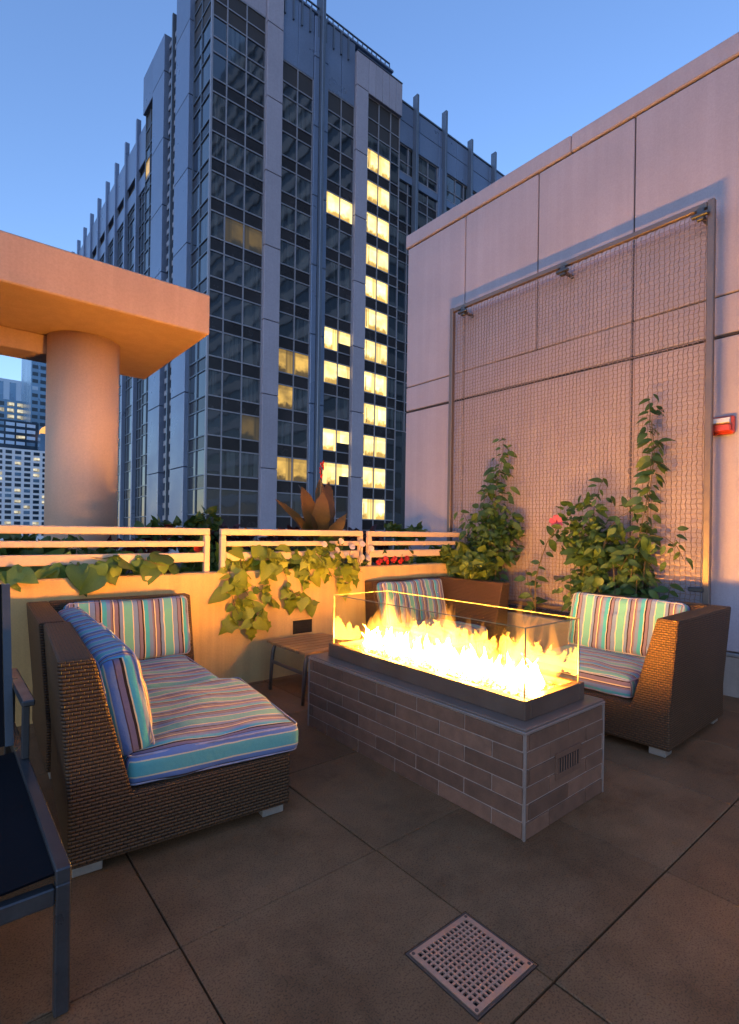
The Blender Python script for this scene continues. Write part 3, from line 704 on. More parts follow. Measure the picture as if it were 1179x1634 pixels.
for (y_, h, w_, ly) in ((1.60, .46, .05, .02), (1.56, .42, .03, -.02), (2.2, .37, .05, -.04), (2.13, .39, .035, .03), (2.62, .36, .045, .03), (2.68, .38, .03, .06), (2.80, .40, .028, .05), (1.97, .30, .05, -.05), (2.9, .12, .06, .12), (1.70, .27, .05, .05)):
    tongue(2.44+rnd.uniform(-.05, .05), y_, .58, h, w_, (rnd.uniform(-.04, .04), ly), 1.2, 'flame', .8)

# ------------------------------------------------------------------ floor drain
dr = thing('floor_drain', 'square metal floor drain grate with rows of square holes in the paving', 'drain', ((dx0+dx1)/2, (dy0+dy1)/2, 0))
m = MB()
for a in ((dx0, dx1, dy0, dy0+.008), (dx0, dx1, dy1-.008, dy1), (dx0, dx0+.008, dy0+.0081, dy1-.0081), (dx1-.008, dx1, dy0+.0081, dy1-.0081)): m.box(*a, -.03, .001)
m.build('frame', M['tray'], dr)
MB().box(dx0+.009, dx1-.009, dy0+.009, dy1-.009, -.0158, -.0125).build('hole_shade', M['dark'], dr)  # near-black plate under the grate, painting the shade in its holes
N = 13; ga0, gb0, ga1, gb1 = dx0+.010, dy0+.010, dx1-.010, dy1-.010; br_ = .018
ax = [ga0+br_+(ga1-ga0-2*br_)*k/N for k in range(N+1)]; ay = [gb0+br_+(gb1-gb0-2*br_)*k/N for k in range(N+1)]
solid = set()
for (i, j) in ((3, 6), (9, 6), (6, 3), (6, 9)): solid.add((i, j))
m = MB(); top, bot = .0035, -.004; bw = .0034
m.box(ga0, ga1, gb0, ay[0], bot, top); m.box(ga0, ga1, ay[-1], gb1, bot, top); m.box(ga0, ax[0], ay[0]+.00005, ay[-1]-.00005, bot, top); m.box(ax[-1], ga1, ay[0]+.00005, ay[-1]-.00005, bot, top)
for x in ax[1:-1]: m.box(x-bw, x+bw, ay[0], ay[-1], bot, top-.0002)
for i in range(N):
    for y in ay[1:-1]: m.box((ax[i]+bw) if i else ax[i], (ax[i+1]-bw) if i < N-1 else ax[i+1], y-bw, y+bw, bot, top-.0004)
for (i, j) in solid: m.box(ax[i], ax[i+1], ay[j], ay[j+1], bot, top-.0006)
m.build('grate', M['grate'], dr)
for (x, y) in [(ga0+.009, gb0+.009), (ga1-.009, gb0+.009), (ga0+.009, gb1-.009), (ga1-.009, gb1-.009)]+[((ax[i]+ax[i+1])/2, (ay[j]+ay[j+1])/2) for i, j in solid]:
    MB().tube([(x, y, .0034), (x, y, .0046)], .006, 10).build('screw', M['tray'], dr)

# ------------------------------------------------------------------ wicker seating
def sofa(label, loc, rz, D, W, backs, feet=((0, 0), (0, 1), (1, 0), (1, 1))):
    t = thing('wicker_sofa', label, 'sofa', loc, R(rz), group='brown wicker sectional sofa modules')
    H, T, B, ln = .88, .13, .235, .045
    for k, b in enumerate(backs):
        z1 = H-.004*k; L_ = D if b[1] == 'x' else W; E_ = W if b[1] == 'x' else D; e0, e1 = 0.0, E_
        if k == 0: prof = [(0, .048), (L_, .048), (L_, .300), (B, .300), (T-ln, z1), (-ln, z1), (0, .30)]     # seat and back woven as one
        else:      # the second back butts against the first one's inner slope
            prof = [(0.001, .2995), (B, .2995), (T-ln, z1), (-ln, z1)]
            if backs[0][0] == '-': e0, e1 = .09, E_-.001
            else: e0, e1 = .001, E_-.09
        if b[0] == '+': prof = [(L_-p, q) for p, q in prof]
        m = MB(); m.prism(prof, 'y' if b[1] == 'x' else 'x', e0, e1)
        o = m.build('backrest' if k else 'frame', M['wicker'], t, local=True)
        bv = o.modifiers.new('edge', 'BEVEL'); bv.width = .012; bv.segments = 2
    for fx, fy in feet:
        x = .02 if not fx else D-.13; y = .03 if not fy else W-.13
        MB().box(x, x+.11, y, y+.10, 0.001, .047, .003).build('foot', M['foot'], t, local=True)
    return t
sofa('near left wicker sofa module with back along the left, striped cushion on it', (.408, 2.318, 0), -5, .96, .985, ['-x'])
sofa('far left wicker corner module tucked against the ochre planter wall', (.475, 3.322, 0), -3, 1.06, .975, ['-x', '+y'])
sofa('near right wicker corner module facing the fire pit, brown side panel towards the camera', (3.535, 1.300, 0), 1.2, 1.08, 1.12, ['-y', '+x'])
sofa('far right wicker corner module beyond the flames by the bushes', (3.56, 3.36, 0), 0, 1.16, .97, ['+x', '+y'])

def cushion(label, name, size, mw, axis, seed, bulge=.018, group=None, phase=0.):
    """soft box: rounded edges, puffed faces, wrinkles; stripes vary along one local axis"""
    sx, sy, sz = size; rs = np.random.RandomState(seed); n = 16
    vs = []; fs = []; key = {}
    rad_ = min(size)*.34; half = np.array(size)/2
    def vid(p):
        k = tuple(np.round(p, 5))
        if k not in key: key[k] = len(vs); vs.append(np.array(p, float))
        return key[k]
    g_ = np.linspace(-1, 1, n+1); g_ = np.sign(g_)*np.abs(g_)**.7
    for ax_ in range(3):
        for sg in (-1, 1):
            o1, o2 = [(1, 2), (2, 0), (0, 1)][ax_]
            for i in range(n):
                for j in range(n):
                    q = []
                    for (a, b) in ((i, j), (i+1, j), (i+1, j+1), (i, j+1)):
                        p = np.zeros(3); p[ax_] = sg; p[o1] = g_[a]; p[o2] = g_[b]; q.append(vid(p))
                    fs.append(q if sg > 0 else q[::-1])
    V = np.array(vs); U = V.copy()
    Pp = V*half; inner = np.clip(Pp, -(half-rad_), half-rad_); d = Pp-inner; ln_ = np.linalg.norm(d, axis=1, keepdims=True); ln_[ln_ == 0] = 1
    Q = inner+d/ln_*rad_*np.minimum(1, ln_/rad_*1.0)
    Q = inner+d/ln_*np.minimum(rad_, ln_)
    thin = int(np.argmin(size)); o1, o2 = [k for k in range(3) if k != thin]
    Q[:, thin] += np.sign(U[:, thin])*(np.abs(U[:, thin]) > .5)*bulge*(1-U[:, o1]**2)*(1-U[:, o2]**2)
    ph = rs.uniform(0, 6, 8)
    wr = .0045*np.sin(U[:, o1]*7+ph[0]+2*np.sin(U[:, o2]*3+ph[1]))+.0035*np.sin(U[:, o2]*11+ph[2]+1.5*np.sin(U[:, o1]*5+ph[3]))
    Q[:, thin] += wr*np.sign(U[:, thin])*(np.abs(U[:, thin]) > .4)
    Q[:, o1] += .006*np.sin(U[:, o2]*4+ph[4]); Q[:, o2] += .006*np.sin(U[:, o1]*4+ph[5])
    m = MB(); m.v = [tuple(p) for p in Q]; m.f = [tuple(f) for f in fs]
    me = m.mesh(name, M['fabric'], True)
    wrap = thin; wsg = 1 if thin == 2 else (1 if thin == 0 else -1)
    at = me.attributes.new('stripe', 'FLOAT', 'POINT')
    at.data.foreach_set('value', (np.where(np.abs(U[:, axis]) > .999, np.sign(U[:, axis])*(half[axis]+(half[wrap]*wsg-Q[:, wrap])*wsg), Q[:, axis])+phase+10*.285).astype('f'))
    o = link(name, me, None, mw=mw); tag(o, label, 'cushion', group)
    # piping round the two large faces
    for sg in (-1, 1):
        pts = []
        e1, e2, e3 = half[o1]-rad_*.25, half[o2]-rad_*.25, half[thin]-rad_*.28
        N_ = 12; rc = rad_*.7
        for (c1, c2, st_) in ((1, 1, 0), (-1, 1, 1), (-1, -1, 2), (1, -1, 3)):
            for k in range(5):
                a = (st_+k/4)*math.pi/2; p = np.zeros(3); p[o1] = c1*(e1-rc)+rc*math.cos(a); p[o2] = c2*(e2-rc)+rc*math.sin(a); p[thin] = sg*e3; pts.append(tuple(p))
        pts.append(pts[0])
        m2 = MB(); m2.tube(pts, .0045, 6, cap=False); link('piping', m2.mesh('piping', M['piping'], True), o, local=True)
    return o
def MW(loc, rz=0, rx=0, ry=0):
    return Matrix.Translation(loc) @ Matrix.Rotation(R(rz), 4, 'Z') @ Matrix.Rotation(R(ry), 4, 'Y') @ Matrix.Rotation(R(rx), 4, 'X')
GS, GB = 'striped seat cushions', 'striped back cushions'
cushion('striped seat cushion on the near left module, its front corner overhanging the wicker', 'seat_cushion', (.80, .99, .145), MW((1.085, 2.755, .374), -8), 1, 1, group=GS, phase=.02)
cushion('striped seat cushion on the far left corner module beside the planter wall', 'seat_cushion', (.84, .80, .135), MW((1.055, 3.66, .369), -4), 1, 2, .01, GS, .11)
cushion('blue striped back cushion nearest the camera on the left sofa', 'back_cushion', (.175, .95, .455), MW((.665, 2.815, .640), -4, 0, -12), 1, 3, group=GB, phase=.11)
cushion('blue striped back cushion behind the nearest one on the left sofa', 'back_cushion', (.165, .84, .45), MW((.715, 3.685, .634), -3, 0, -12), 1, 4, group=GB, phase=.2)
cushion('striped back cushion against the planter wall, facing the camera, left sofa corner', 'back_cushion', (.86, .13, .46), MW((1.115, 4.135, .640), -3, 0-14, 0), 0, 5, group=GB, phase=.05)
cushion('striped back cushion on the near right module in front of the big shrub', 'back_cushion', (.13, .92, .47), MW((4.425, 1.985, .652), 1, 0, 13), 1, 6, group=GB, phase=.03)
cushion('striped seat cushion on the near right module partly behind the glass', 'seat_cushion', (.80, .86, .135), MW((3.965, 1.995, .369), 1), 0, 7, group=GS, phase=.1)
cushion('striped back cushion behind the flames beside the green bush', 'back_cushion', (.92, .13, .47), MW((4.06, 4.13, .640), 0, -13, 0), 0, 8, group=GB, phase=.12)
cushion('striped seat cushion of the far right module seen through the fire glass', 'seat_cushion', (.84, .74, .135), MW((4.00, 3.74, .369), 0), 0, 9, group=GS, phase=.0)

# ------------------------------------------------------------------ side table
tb = thing('side_table', 'small slatted teak side table with curved metal legs behind the fire pit', 'table', (2.56, 3.82, 0))
tx0, tx1, ty0, ty1, tz = 2.245, 2.86, 3.50, 4.13, .432
for k in range(7):
    w_ = (ty1-ty0)/7; MB().box(tx0+(0.01 if k in (0, 6) else 0), tx1-(0.01 if k in (0, 6) else 0), ty0+k*w_+.004, ty0+(k+1)*w_-.004, tz-.022, tz, .004).build('slat', M['wood'], tb)
for y in (ty0+.05, ty1-.05):
    for sx, x in ((1, tx0+.05), (-1, tx1-.05)):
        m = MB(); m.tube([(x+sx*.09, y, tz-.034), (x+sx*.04, y, tz-.036), (x+sx*.012, y, tz-.055), (x, y, tz-.10), (x-sx*.01, y, .22), (x-sx*.022, y, .004)], [.015, .017, .018, .018, .017, .014], 8); m.build('leg', M['leg'], tb, smooth=True)
    MB().box(tx0+.06, tx1-.06, y-.010, y+.010, tz-.05, tz-.0225, .003).build('apron', M['leg'], tb)
for x in (tx0+.045, tx1-.045): MB().box(x-.009, x+.009, ty0+.062, ty1-.062, .235, .262, .003).build('stretcher', M['leg'], tb)

# ------------------------------------------------------------------ chaise at the left edge
ch = thing('chaise_lounge', 'grey metal chaise with dark navy sling cut off by the left edge', 'lounger', (-.05, 2.4, 0))
cx0, cx1, cy0, cy1, cz = -.42, .312, 1.70, 3.35, .425
MB().box(cx1-.04, cx1, cy0, cy1, cz-.045, cz, .004).build('side_rail', M['alu'], ch)
MB().box(cx0, cx0+.04, cy0, cy1, cz-.045, cz, .004).build('side_rail', M['alu'], ch)
for y in (cy0+.002, 2.72): MB().box(cx0+.041, cx1-.041, y, y+.035, cz-.10, cz-.05, .004).build('cross_bar', M['alu'], ch)
for x in (cx0, cx1-.04):
    for y in (cy0+.0005, 3.15): MB().box(x+.0005, x+.0395, y, y+.04, .002, cz-.0455, .004).build('leg', M['alu'], ch)
m = MB(); nx, nyy = 6, 10
vs = [(cx0+.03+(cx1-cx0-.06)*i/nx, cy0+.02+(2.74-cy0)*j/nyy, cz-.016-.012*math.sin(math.pi*i/nx)) for j in range(nyy+1) for i in range(nx+1)]
vs += [(a, b, c-.006) for a, b, c in vs]; o_ = (nx+1)*(nyy+1)
fs = [(j*(nx+1)+i, j*(nx+1)+i+1, (j+1)*(nx+1)+i+1, (j+1)*(nx+1)+i) for j in range(nyy) for i in range(nx)]; fs += [tuple(o_+k for k in f[::-1]) for f in fs]
m.add(vs, fs); m.build('seat_sling', M['sling'], ch, smooth=True)
bx = lambda x: [(x, 2.78, cz+.012), (x, 2.90, cz+.30), (x, 3.04, cz+.70)]
for x in (cx1-.055, cx0+.055):
    m = MB(); 
    for a, b in zip(bx(x)[:-1], bx(x)[1:]):
        m.prism([(a[1]-.014, a[2]), (a[1]+.014, a[2]), (b[1]+.014, b[2]), (b[1]-.014, b[2])], 'x', x-.016, x+.016)
    m.build('back_rail', M['alu'], ch)
m = MB()
for a, b in zip(bx(0)[:-1], bx(0)[1:]): m.prism([(a[1]-.004, a[2]), (a[1]+.004, a[2]), (b[1]+.004, b[2]), (b[1]-.004, b[2])], 'x', cx0+.072, cx1-.072)
m.build('back_sling', M['sling'], ch)
for x in (cx1-.035, cx0+.0):
    MB().box(x, x+.048, 2.56, 3.20, .655, .680, .005).build('armrest', M['alu'], ch)
    for y in (2.60, 3.12): MB().box(x+.008, x+.034, y, y+.035, cz+.0005, .6545, .003).build('arm_post', M['alu'], ch)

# ------------------------------------------------------------------ plants
def leaf_mesh(name, kind, mat, fold=.25, droop=.25):
    """leaf of unit length along +Y, face up, folded on the midrib and drooping"""
    out = {'heart': [(0, 0), (.22, -.13), (.42, -.08), (.50, .14), (.42, .40), (.24, .70), (0, 1)],
           'ovate': [(0, 0), (.14, .08), (.25, .28), (.27, .48), (.18, .76), (0, 1)],
           'lance': [(0, 0), (.07, .10), (.14, .32), (.15, .55), (.09, .82), (0, 1)],
           'lobed': [(0, 0), (.20, -.05), (.26, .10), (.46, .06), (.36, .30), (.42, .52), (.20, .62), (0, 1)],
           'petal': [(0, 0), (.2, .2), (.38, .55), (.34, .85), (.15, .95), (0, .9)]}[kind]
    n_ = len(out); vs = []; fs = []; C = (-1, -.55, 0, .55, 1)
    for i, (x, y) in enumerate(out[1:-1]):
        ym = min(max(y, .03), .97)
        for c in C:
            a = abs(c); px, py = x*c, ym+(y-ym)*a
            vs.append((px, py, -droop*max(py, 0)**2 + fold*abs(px)**1.35*1.2 - .03*a*a + .05*a*math.sin(i*2.4+c*2.0)*x - .012*(1-a)))
    r_n = n_-2; b0 = len(vs); vs.append((0, out[0][1], 0)); vs.append((0, out[-1][1], -droop*out[-1][1]**2*1.15))
    for i in range(r_n-1):
        for c in range(4): fs.append((i*5+c, i*5+c+1, (i+1)*5+c+1, (i+1)*5+c))
    for c in range(4): fs.append((b0, c+1, c)); fs.append(((r_n-1)*5+c, (r_n-1)*5+c+1, b0+1))
    m = MB(); m.add(vs, fs); return m.mesh(name, mat, True), vs, fs
def leaf_matrix(pos, tip, face, size, wide=1.0):
    y = Vector(tip).normalized(); zf = Vector(face); x = y.cross(zf)
    x = x.normalized() if x.length > 1e-3 else y.orthogonal().normalized(); z = x.cross(y)
    return Matrix(((x.x*size*wide, y.x*size, z.x*size, pos[0]), (x.y*size*wide, y.y*size, z.y*size, pos[1]), (x.z*size*wide, y.z*size, z.z*size, pos[2]), (0, 0, 0, 1)))
LF = {k: leaf_mesh(n_, kd, M[mt], fo, dp) for k, (n_, kd, mt, fo, dp) in {
    'lime': ('lime_leaf', 'lobed', 'lime', .2, .3), 'lime2': ('lime_leaf_b', 'heart', 'lime', .28, .18), 'heart': ('heart_leaf', 'heart', 'heart', .22, .22),
    'vine': ('vine_leaf', 'ovate', 'vine', .3, .3), 'vine2': ('vine_leaf_b', 'ovate', 'vine', .15, .5), 'bush': ('bush_leaf', 'heart', 'bush', .25, .2), 'vine3': ('vine_leaf_c', 'ovate', 'bush', .22, .35),
    'canna': ('canna_leaf', 'lance', 'canna', .35, .22), 'pink': ('pink_petal', 'petal', 'pink', .1, .2), 'red': ('red_petal', 'petal', 'redfl', .1, .3), 'white': ('white_petal', 'petal', 'whitefl', .1, .2)}.items()}
def leaf(parent, key, pos, tip, face, size, wide=1.0, name='leaf'):
    return link(name, LF[key][0], parent, mw=leaf_matrix(pos, tip, face, size, wide))
def rv(r_, s_=1.0): return Vector((r_.uniform(-1, 1), r_.uniform(-1, 1), r_.uniform(-1, 1)))*s_
def along(path, t_):
    path = [Vector(p) for p in path]; L_ = [(b-a).length for a, b in zip(path[:-1], path[1:])]; d = t_*sum(L_)
    for i, l_ in enumerate(L_):
        if d <= l_ or i == len(L_)-1: return path[i].lerp(path[i+1], min(1, d/l_)), (path[i+1]-path[i]).normalized()
        d -= l_
def smooth_path(path, n_=14): return [tuple(along(path, k/(n_-1))[0]) for k in range(n_)]

def strand_plant(name, label, cat, base, strands, keys, lsize, dens, facedir, seed, spread=.05, droop=.4, stem_r=.004, group=None):
    """stems with single leaves set along them"""
    t = thing(name, label, cat, base, group=group); r_ = random.Random(seed)
    for path in strands:
        m = MB(); sp = smooth_path(path, 12); m.tube(sp, [stem_r*(1-.5*i/11) for i in range(12)], 5); m.build('stem', M['stem'], t, smooth=True)
        L_ = sum((Vector(b)-Vector(a)).length for a, b in zip(path[:-1], path[1:])); n_ = max(3, int(L_*dens))
        for k in range(n_):
            p, d = along(path, (k+.5)/n_+r_.uniform(-.3, .3)/n_)
            side = d.cross(Vector(facedir)); side = side.normalized()*(1 if k % 2 else -1)
            tip = side*1.0 + d*r_.uniform(-.2, .5) + Vector((0, 0, -droop)) + rv(r_, .45)
            face = Vector(facedir)+Vector((0, 0, .45))+rv(r_, .45)
            leaf(t, r_.choice(keys), p+side*r_.uniform(.2, 1)*spread*.5+rv(r_, spread), tip, face, lsize*r_.uniform(.5, 1.35), r_.uniform(.8, 1.15))
    return t
CAMDIR = (-.45, -.85, .25)
yv = 4.33
strand_plant('trailing_vine', 'lime green trailing vine hanging down the ochre planter wall below the middle railing', 'plant', (2.6, 4.5, 1.0),
    [[(2.15, 4.62, 1.02), (2.08, 4.46, 1.17), (1.98, yv, .96), (2.03, yv-.02, .74), (2.12, yv-.02, .56), (2.36, yv-.02, .52)],
     [(2.25, 4.6, 1.02), (2.15, 4.44, 1.15), (2.09, yv-.03, .92), (2.22, yv-.03, .72), (2.20, yv-.03, .55)],
     [(2.35, 4.6, 1.02), (2.32, 4.42, 1.19), (2.38, yv, 1.0), (2.30, yv, .86), (2.46, yv, .74)],
     [(2.5, 4.6, 1.02), (2.52, 4.42, 1.18), (2.55, yv, 1.0), (2.62, yv, .82), (2.86, yv-.01, .69)],
     [(2.7, 4.6, 1.02), (2.72, 4.40, 1.2), (2.78, yv-.02, 1.06), (2.88, yv, .90)],
     [(2.9, 4.6, 1.02), (2.92, 4.40, 1.19), (3.02, yv-.02, 1.04), (3.14, yv, .92), (3.30, yv, .86)],
     [(3.1, 4.6, 1.02), (3.18, 4.40, 1.14), (3.33, yv-.02, 1.02), (3.50, yv, .97)],
     [(2.0, 4.55, 1.05), (2.3, 4.42, 1.15), (2.7, 4.38, 1.1), (3.2, 4.38, 1.1)]],
    ['lime', 'lime2', 'lime'], .145, 24, (-.2, -1, .3), 11, .05, .6)
strand_plant('heart_leaf_vine', 'green heart leaved vine spilling under the left railing above the sofa', 'plant', (.9, 4.5, 1.0),
    [[(.30, 4.5, 1.02), (.42, 4.40, 1.10), (.46, 4.36, 1.04)], [(.70, 4.55, 1.02), (.80, 4.40, 1.12), (.92, 4.35, 1.10), (.97, 4.33, 1.02)],
     [(.95, 4.55, 1.02), (1.02, 4.40, 1.15), (1.12, 4.35, 1.10)], [(1.2, 4.55, 1.02), (1.24, 4.40, 1.17), (1.36, 4.37, 1.12), (1.48, 4.37, 1.09)], [(.55, 4.6, 1.0), (.66, 4.45, 1.08), (.75, 4.4, 1.05)], [(-.2, 4.55, 1.0), (.1, 4.4, 1.1), (.2, 4.36, 1.05)]],
    ['heart'], .165, 24, (-.2, -1, .35), 12, .05, .75)
# canna with bronze leaves
cn2 = thing('canna_plant', 'bronze leaved canna with a red bud rising behind the middle railing', 'plant', (3.42, 5.1, .93))
MB().tube([(3.42, 5.1, .93), (3.42, 5.08, 1.5), (3.45, 5.06, 1.95), (3.44, 5.05, 2.2)], [.016, .014, .009, .004], 7).build('stem', M['stem'], cn2, smooth=True)
r_ = random.Random(31)
for (dx, dz0, tx, ty, tz_, s_, wd) in ((-.02, 1.30, -.55, -.2, 1, .55, 1.5), (0, 1.28, -.12, -.35, 1, .50, 1.7), (.03, 1.38, .30, -.1, 1, .55, 1.5), (.04, 1.34, .62, .1, .95, .55, 1.5), (-.04, 1.28, -1.1, -.1, .8, .58, .9), (-.05, 1.27, -.8, -.4, .45, .42, 1.2),
    (.07, 1.28, 1.0, .2, .55, .46, 1.2), (.0, 1.48, -.30, .2, 1, .46, 1.3), (.02, 1.60, .15, .1, 1, .40, 1.2), (-.02, 1.20, -.4, -.5, .7, .42, 1.5), (.06, 1.20, .5, -.5, .7, .42, 1.5)):
    leaf(cn2, 'canna', (3.43+dx, 5.08, dz0), (tx*.6, ty, tz_), (-tx*.8+r_.uniform(-.6, .6), -1, .25), s_*1.15, wd*.75)
r_ = random.Random(3)
for k in range(9): leaf(cn2, 'red', (3.45+r_.uniform(-.02, .02), 5.05, 2.0+.022*k), (r_.uniform(-.6, .6), -.2, 1), (0, -1, 0), .06, .6, 'petal')

def shrub_mesh(r_, n_, center, rad3, key, s_, up=.5, holes=.0):
    """many leaf blades spread through a lumpy volume"""
    m = MB(); _, vs, fs = LF[key]
    lumps = [(Vector((r_.gauss(0, .45), r_.gauss(0, .45), r_.gauss(0, .35))), r_.uniform(.35, .6)) for _ in range(7)]
    for k in range(n_):
        c, rr_ = r_.choice(lumps); d = rv(r_); d = d.normalized()*rr_*r_.random()**.4; p = c+d
        q = Vector((center[0]+p.x*rad3[0], center[1]+p.y*rad3[1], center[2]+p.z*rad3[2]))
        Mx = leaf_matrix(q, d+Vector((0, 0, up*.4))+rv(r_, .5), Vector((0, 0, up))+d+rv(r_, .4), s_*r_.uniform(.65, 1.3))
        m.add([tuple(Mx @ Vector(v_)) for v_ in vs], fs)
    return m
def shrub(label, cat, base, center, rad3, n_, key, mat, s_, seed, group=None, name='leafy_plant'):
    t = thing(name, label, cat, base, group=group); r_ = random.Random(seed)
    shrub_mesh(r_, n_, center, rad3, key, s_).build('foliage', mat, t, smooth=True)
    for k in range(5):
        e = (center[0]+r_.uniform(-.5, .5)*rad3[0], center[1]+r_.uniform(-.5, .5)*rad3[1], center[2]+.2*rad3[2])
        MB().tube([base, ((base[0]+e[0])/2, (base[1]+e[1])/2, base[2]+(e[2]-base[2])*.6), e], [.006, .005, .003], 5).build('stem', M['stem'], t)
    return t
Z0 = .93
for i, (x, y, z, rx, rz, nn, key, mt, s_, lab) in enumerate((
    (1.95, 5.15, 1.28, .34, .26, 260, 'heart', 'green', .085, 'bushy green plant behind the gap between left and middle railings'),
    (2.45, 5.25, 1.27, .36, .22, 260, 'heart', 'coleus', .08, 'dark red leaved plant left of the canna behind the middle railing'),
    (3.00, 5.20, 1.25, .36, .20, 240, 'heart', 'coleus', .08, 'dark red leaved plant directly at the foot of the canna'),
    (3.85, 5.25, 1.27, .36, .22, 240, 'heart', 'coleus', .08, 'dark red leaved plant right of the canna'),
    (4.35, 5.20, 1.24, .32, .20, 220, 'heart', 'coleus', .08, 'dark red leaved plant behind the right railing'),
    (4.95, 5.25, 1.34, .30, .20, 260, 'heart', 'green', .08, 'green plant showing above the right railing beside the tan wall'),
    (1.45, 5.05, 1.18, .32, .20, 200, 'heart', 'coleus', .08, 'dark red plant behind the right end of the left railing'),
    (1.05, 4.80, 1.12, .34, .16, 220, 'heart', 'green', .08, 'low green plant in front of the round column'),
    (.55, 5.05, 1.16, .36, .18, 220, 'heart', 'green', .08, 'low green plant left of the round column'),
    (.12, 4.95, 1.14, .36, .18, 220, 'heart', 'green', .08, 'low green plant at the very left edge behind the railing'),
    (2.60, 4.72, 1.10, .40, .16, 220, 'heart', 'bush', .085, 'olive green plant behind the lime vine under the middle railing'),
    (3.25, 4.72, 1.10, .36, .16, 220, 'heart', 'bush', .08, 'olive green plant among the white flowers'),
    (4.10, 4.74, 1.06, .36, .16, 200, 'heart', 'green', .07, 'green plant among red flowers under the right railing'),
    (1.90, 4.72, 1.08, .20, .16, 140, 'heart', 'heart', .08, 'small green plant in the gap left of the middle railing'))):
    shrub(lab, 'plant', (x, y, Z0), (x, y, z), (rx, rx*.7, rz), nn, key, M[mt], s_, 40+i, 'planting behind the railings')
def flowers(name, label, pts, key, s_, base, np_=6):
    t = thing(name, label, 'flowers', base); r_ = random.Random(len(pts))
    for (x, y, z) in pts:
        MB().tube([(x+.02, y+.12, Z0+.02), (x+.01, y+.05, z-.06), (x, y, z-.004)], .0025, 4).build('stem', M['stem'], t)
        f = Vector((r_.uniform(-.5, .2), -1, r_.uniform(.1, .7))).normalized(); a = f.orthogonal().normalized()
        for k in range(np_):
            d = Quaternion(f, 2*math.pi*k/np_) @ a; leaf(t, key, (x, y, z), d+f*.35, f, s_, 1.3, 'petal')
flowers('white_flowers', 'small white flowers around the post between middle and right railings', [(3.02, 4.36, 1.27), (3.20, 4.38, 1.21), (3.31, 4.37, 1.16), (3.52, 4.36, 1.27), (3.42, 4.34, 1.06), (3.66, 4.38, 1.22), (3.38, 4.36, 1.24), (3.50, 4.34, 1.13), (3.12, 4.36, 1.15), (3.60, 4.36, 1.12), (3.26, 4.4, 1.3)], 'white', .034, (3.35, 4.6, .93), 6)
flowers('red_flowers', 'cluster of red flowers below the right railing', [(3.78+.055*k, 4.40+.03*(k % 2), 1.06+.02*((k*7) % 3)) for k in range(9)], 'red', .032, (4.0, 4.6, .93), 6)
flowers('red_blossom', 'single red blossom at the right end of the left railing', [(1.80, 4.52, 1.24), (1.77, 4.52, 1.225), (1.82, 4.53, 1.25)], 'red', .03, (1.8, 4.65, .93), 6)

# bed in front of the tan wall
bed = tag(MB().box(4.90, XW-.013, 1.62, 5.70, -.02, .53, .01).build('planting_bed', M['plinth']), 'raised concrete planting bed along the foot of the tan wall', 'planter')
MB().box(4.96, XW-.06, 1.68, 4.34, .5301, .545).build('bed_soil', M['soil'], bed)
m = MB(); r_ = random.Random(8)
for k in range(900):
    x, y = r_.uniform(4.97, XW-.07), r_.uniform(1.7, 4.33); s_ = r_.uniform(.008, .02)
    b = [(s_, 0, 0), (0, s_, 0), (-s_, 0, 0), (0, -s_, 0), (0, 0, s_*.8), (0, 0, -s_*.5)]; m.add([(x+a[0], y+a[1], .547+a[2]) for a in b], [(0,1,4),(1,2,4),(2,3,4),(3,0,4),(1,0,5),(2,1,5),(3,2,5),(0,3,5)])
m.build('bed_pebbles', M['pebble'], bed)['kind'] = 'stuff'
MB().box(XW-.030, XW-.0125, 1.62, 4.34, .60, .655, .003).build('bed_flashing', M['precast'], bed)
WD = (-.75, -.5, .35); xv = 5.14
strand_plant('climbing_vine', 'tall dark green vine tapering up the trellis at its right half', 'plant', (5.1, 2.1, .54),
    [[(5.08, 2.15, .55), (xv, 2.12, 1.2), (xv, 2.10, 1.75), (xv+.03, 2.06, 2.2), (xv+.05, 2.11, 2.5), (xv+.06, 2.14, 2.74)],
     [(5.08, 2.2, .55), (xv-.05, 2.2, 1.2), (xv, 2.12, 1.7), (xv+.02, 2.08, 2.2), (xv+.03, 2.12, 2.55)]],
    ['vine', 'vine2', 'vine3'], .115, 34, WD, 21, .045, .55, .006)
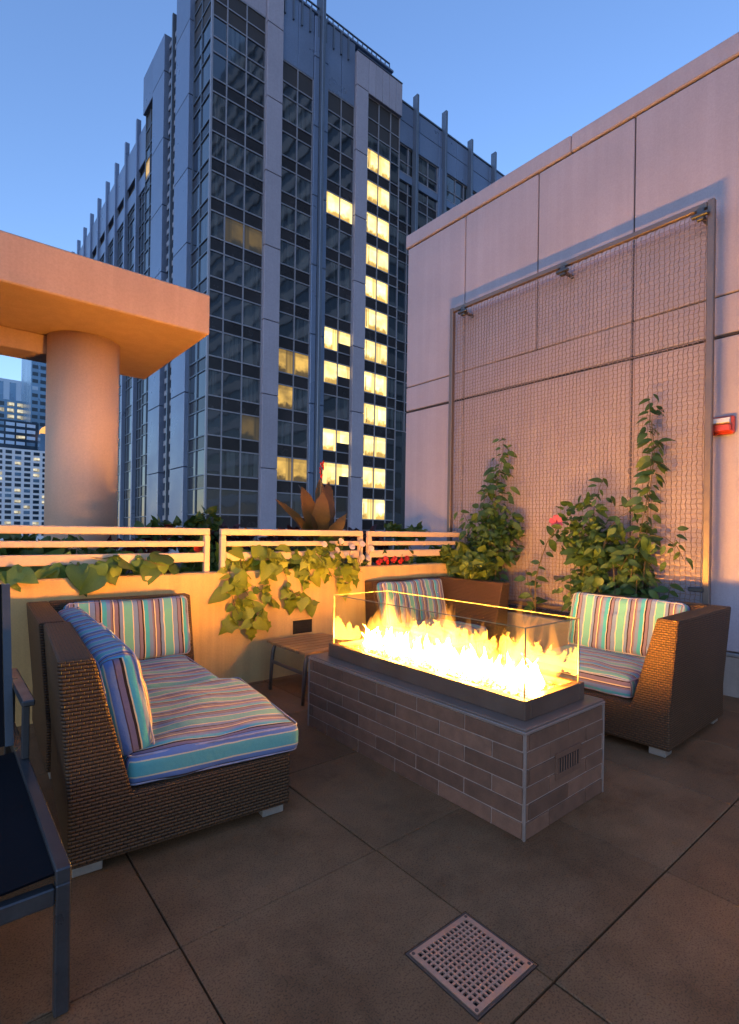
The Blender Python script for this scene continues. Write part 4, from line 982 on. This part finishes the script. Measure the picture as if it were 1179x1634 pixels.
big = strand_plant('leafy_shrub', 'large dark green shrub in front of the trellis behind the right sofa', 'plant', (5.05, 2.4, .54),
    [[(5.03, 2.45, .55), (xv-.04, 2.55, 1.2), (xv-.05, 2.62, 1.65), (xv-.05, 2.52, 1.96)], [(5.03, 2.45, .55), (xv-.1, 2.5, 1.2), (xv-.1, 2.38, 1.55), (xv-.1, 2.25, 1.62)],
     [(5.03, 2.4, .55), (xv-.12, 2.3, 1.1), (xv-.12, 2.1, 1.4), (xv-.1, 1.95, 1.42), (xv-.1, 1.80, 1.30), (xv-.1, 1.76, 1.2)], [(5.03, 2.5, .55), (xv-.12, 2.68, 1.0), (xv-.1, 2.78, 1.3), (xv-.1, 2.84, 1.22)],
     [(5.03, 2.45, .55), (xv-.2, 2.5, 1.0), (xv-.22, 2.4, 1.35)], [(5.03, 2.3, .55), (xv-.15, 2.2, .95), (xv-.15, 2.14, 1.3)], [(5.0, 2.55, .55), (xv-.18, 2.65, .9), (xv-.18, 2.62, 1.2), (xv-.16, 2.72, 1.5)],
     [(5.0, 2.35, .55), (xv-.22, 2.3, .9), (xv-.24, 2.32, 1.2)], [(5.0, 2.6, .55), (xv-.22, 2.75, .8), (xv-.24, 2.74, 1.0)], [(5.0, 2.4, .55), (xv-.22, 2.45, .85), (xv-.26, 2.55, 1.1)], [(5.0, 2.25, .55), (xv-.2, 2.12, .8), (xv-.22, 2.1, 1.05)]],
    ['vine', 'vine2', 'vine3'], .11, 52, WD, 22, .09, .5, .006)
shrub_mesh(random.Random(71), 800, (5.0, 2.42, 1.02), (.24, .46, .50), 'vine', .085).build('inner_foliage', M['vine'], big, smooth=True)
strand_plant('low_sprig', 'small leafy sprig at the foot of the trellis right post', 'plant', (5.05, 1.9, .54), [[(5.05, 1.92, .55), (5.08, 1.9, .85), (5.08, 1.86, 1.02)], [(5.05, 1.95, .55), (5.07, 2.0, .8), (5.06, 2.03, .92)]], ['vine'], .10, 22, WD, 23, .03, .5)
cone = strand_plant('climbing_plant', 'cone shaped green climber on the left half of the trellis', 'plant', (5.1, 3.85, .54),
    [[(5.05, 3.85, .55), (xv-.03, 3.85, 1.4), (xv, 3.84, 2.0), (xv+.05, 3.79, 2.3), (xv+.06, 3.78, 2.55)], [(5.05, 3.9, .55), (xv-.05, 3.95, 1.3), (xv-.03, 4.05, 1.7), (xv, 3.95, 1.95), (xv, 3.85, 2.2)],
     [(5.05, 3.9, .55), (xv-.06, 4.05, 1.3), (xv-.05, 4.28, 1.62), (xv-.03, 4.32, 1.66)], [(5.05, 3.8, .55), (xv-.06, 3.75, 1.3), (xv-.05, 3.62, 1.55), (xv, 3.62, 1.7)], [(5.05, 3.85, .55), (xv-.08, 3.85, 1.2), (xv-.08, 3.9, 1.65)], [(5.05, 3.8, .55), (xv-.06, 3.9, 1.25), (xv-.06, 3.75, 1.75), (xv, 3.7, 1.95)]],
    ['vine', 'vine3', 'vine3', 'vine2'], .11, 50, WD, 24, .06, .5, .006)
shrub_mesh(random.Random(73), 420, (5.06, 3.92, 1.38), (.14, .30, .46), 'vine3', .085).build('inner_foliage', M['vine'], cone, smooth=True)
shrub('broad green bush spreading over the far right sofa corner below the climber', 'plant', (4.95, 4.3, .54), (4.98, 4.35, 1.02), (.25, .66, .24), 520, 'bush', M['bush'], .11, 72)
hb = strand_plant('hibiscus', 'slender dark stemmed plant with one pink flower in front of the trellis', 'plant', (5.08, 3.25, .54),
    [[(5.08, 3.25, .55), (5.08, 3.25, .9), (5.09, 3.20, 1.12), (5.09, 3.12, 1.32), (5.09, 3.02, 1.46)], [(5.08, 3.25, .6), (5.06, 3.33, .85), (5.06, 3.36, 1.0)]], ['vine'], .13, 15, WD, 25, .02, .2, .009)
fl = Vector((5.03, 2.98, 1.53)); f = Vector((-.8, -.5, .3)).normalized(); a = f.orthogonal().normalized()
for k in range(5): leaf(hb, 'pink', fl, (Quaternion(f, 2*math.pi*k/5) @ a)+f*.75, f, .085, .95, 'petal')
MB().tube([fl, fl+f*.09], [.006, .003], 5).build('pistil', M['redfl'], hb)
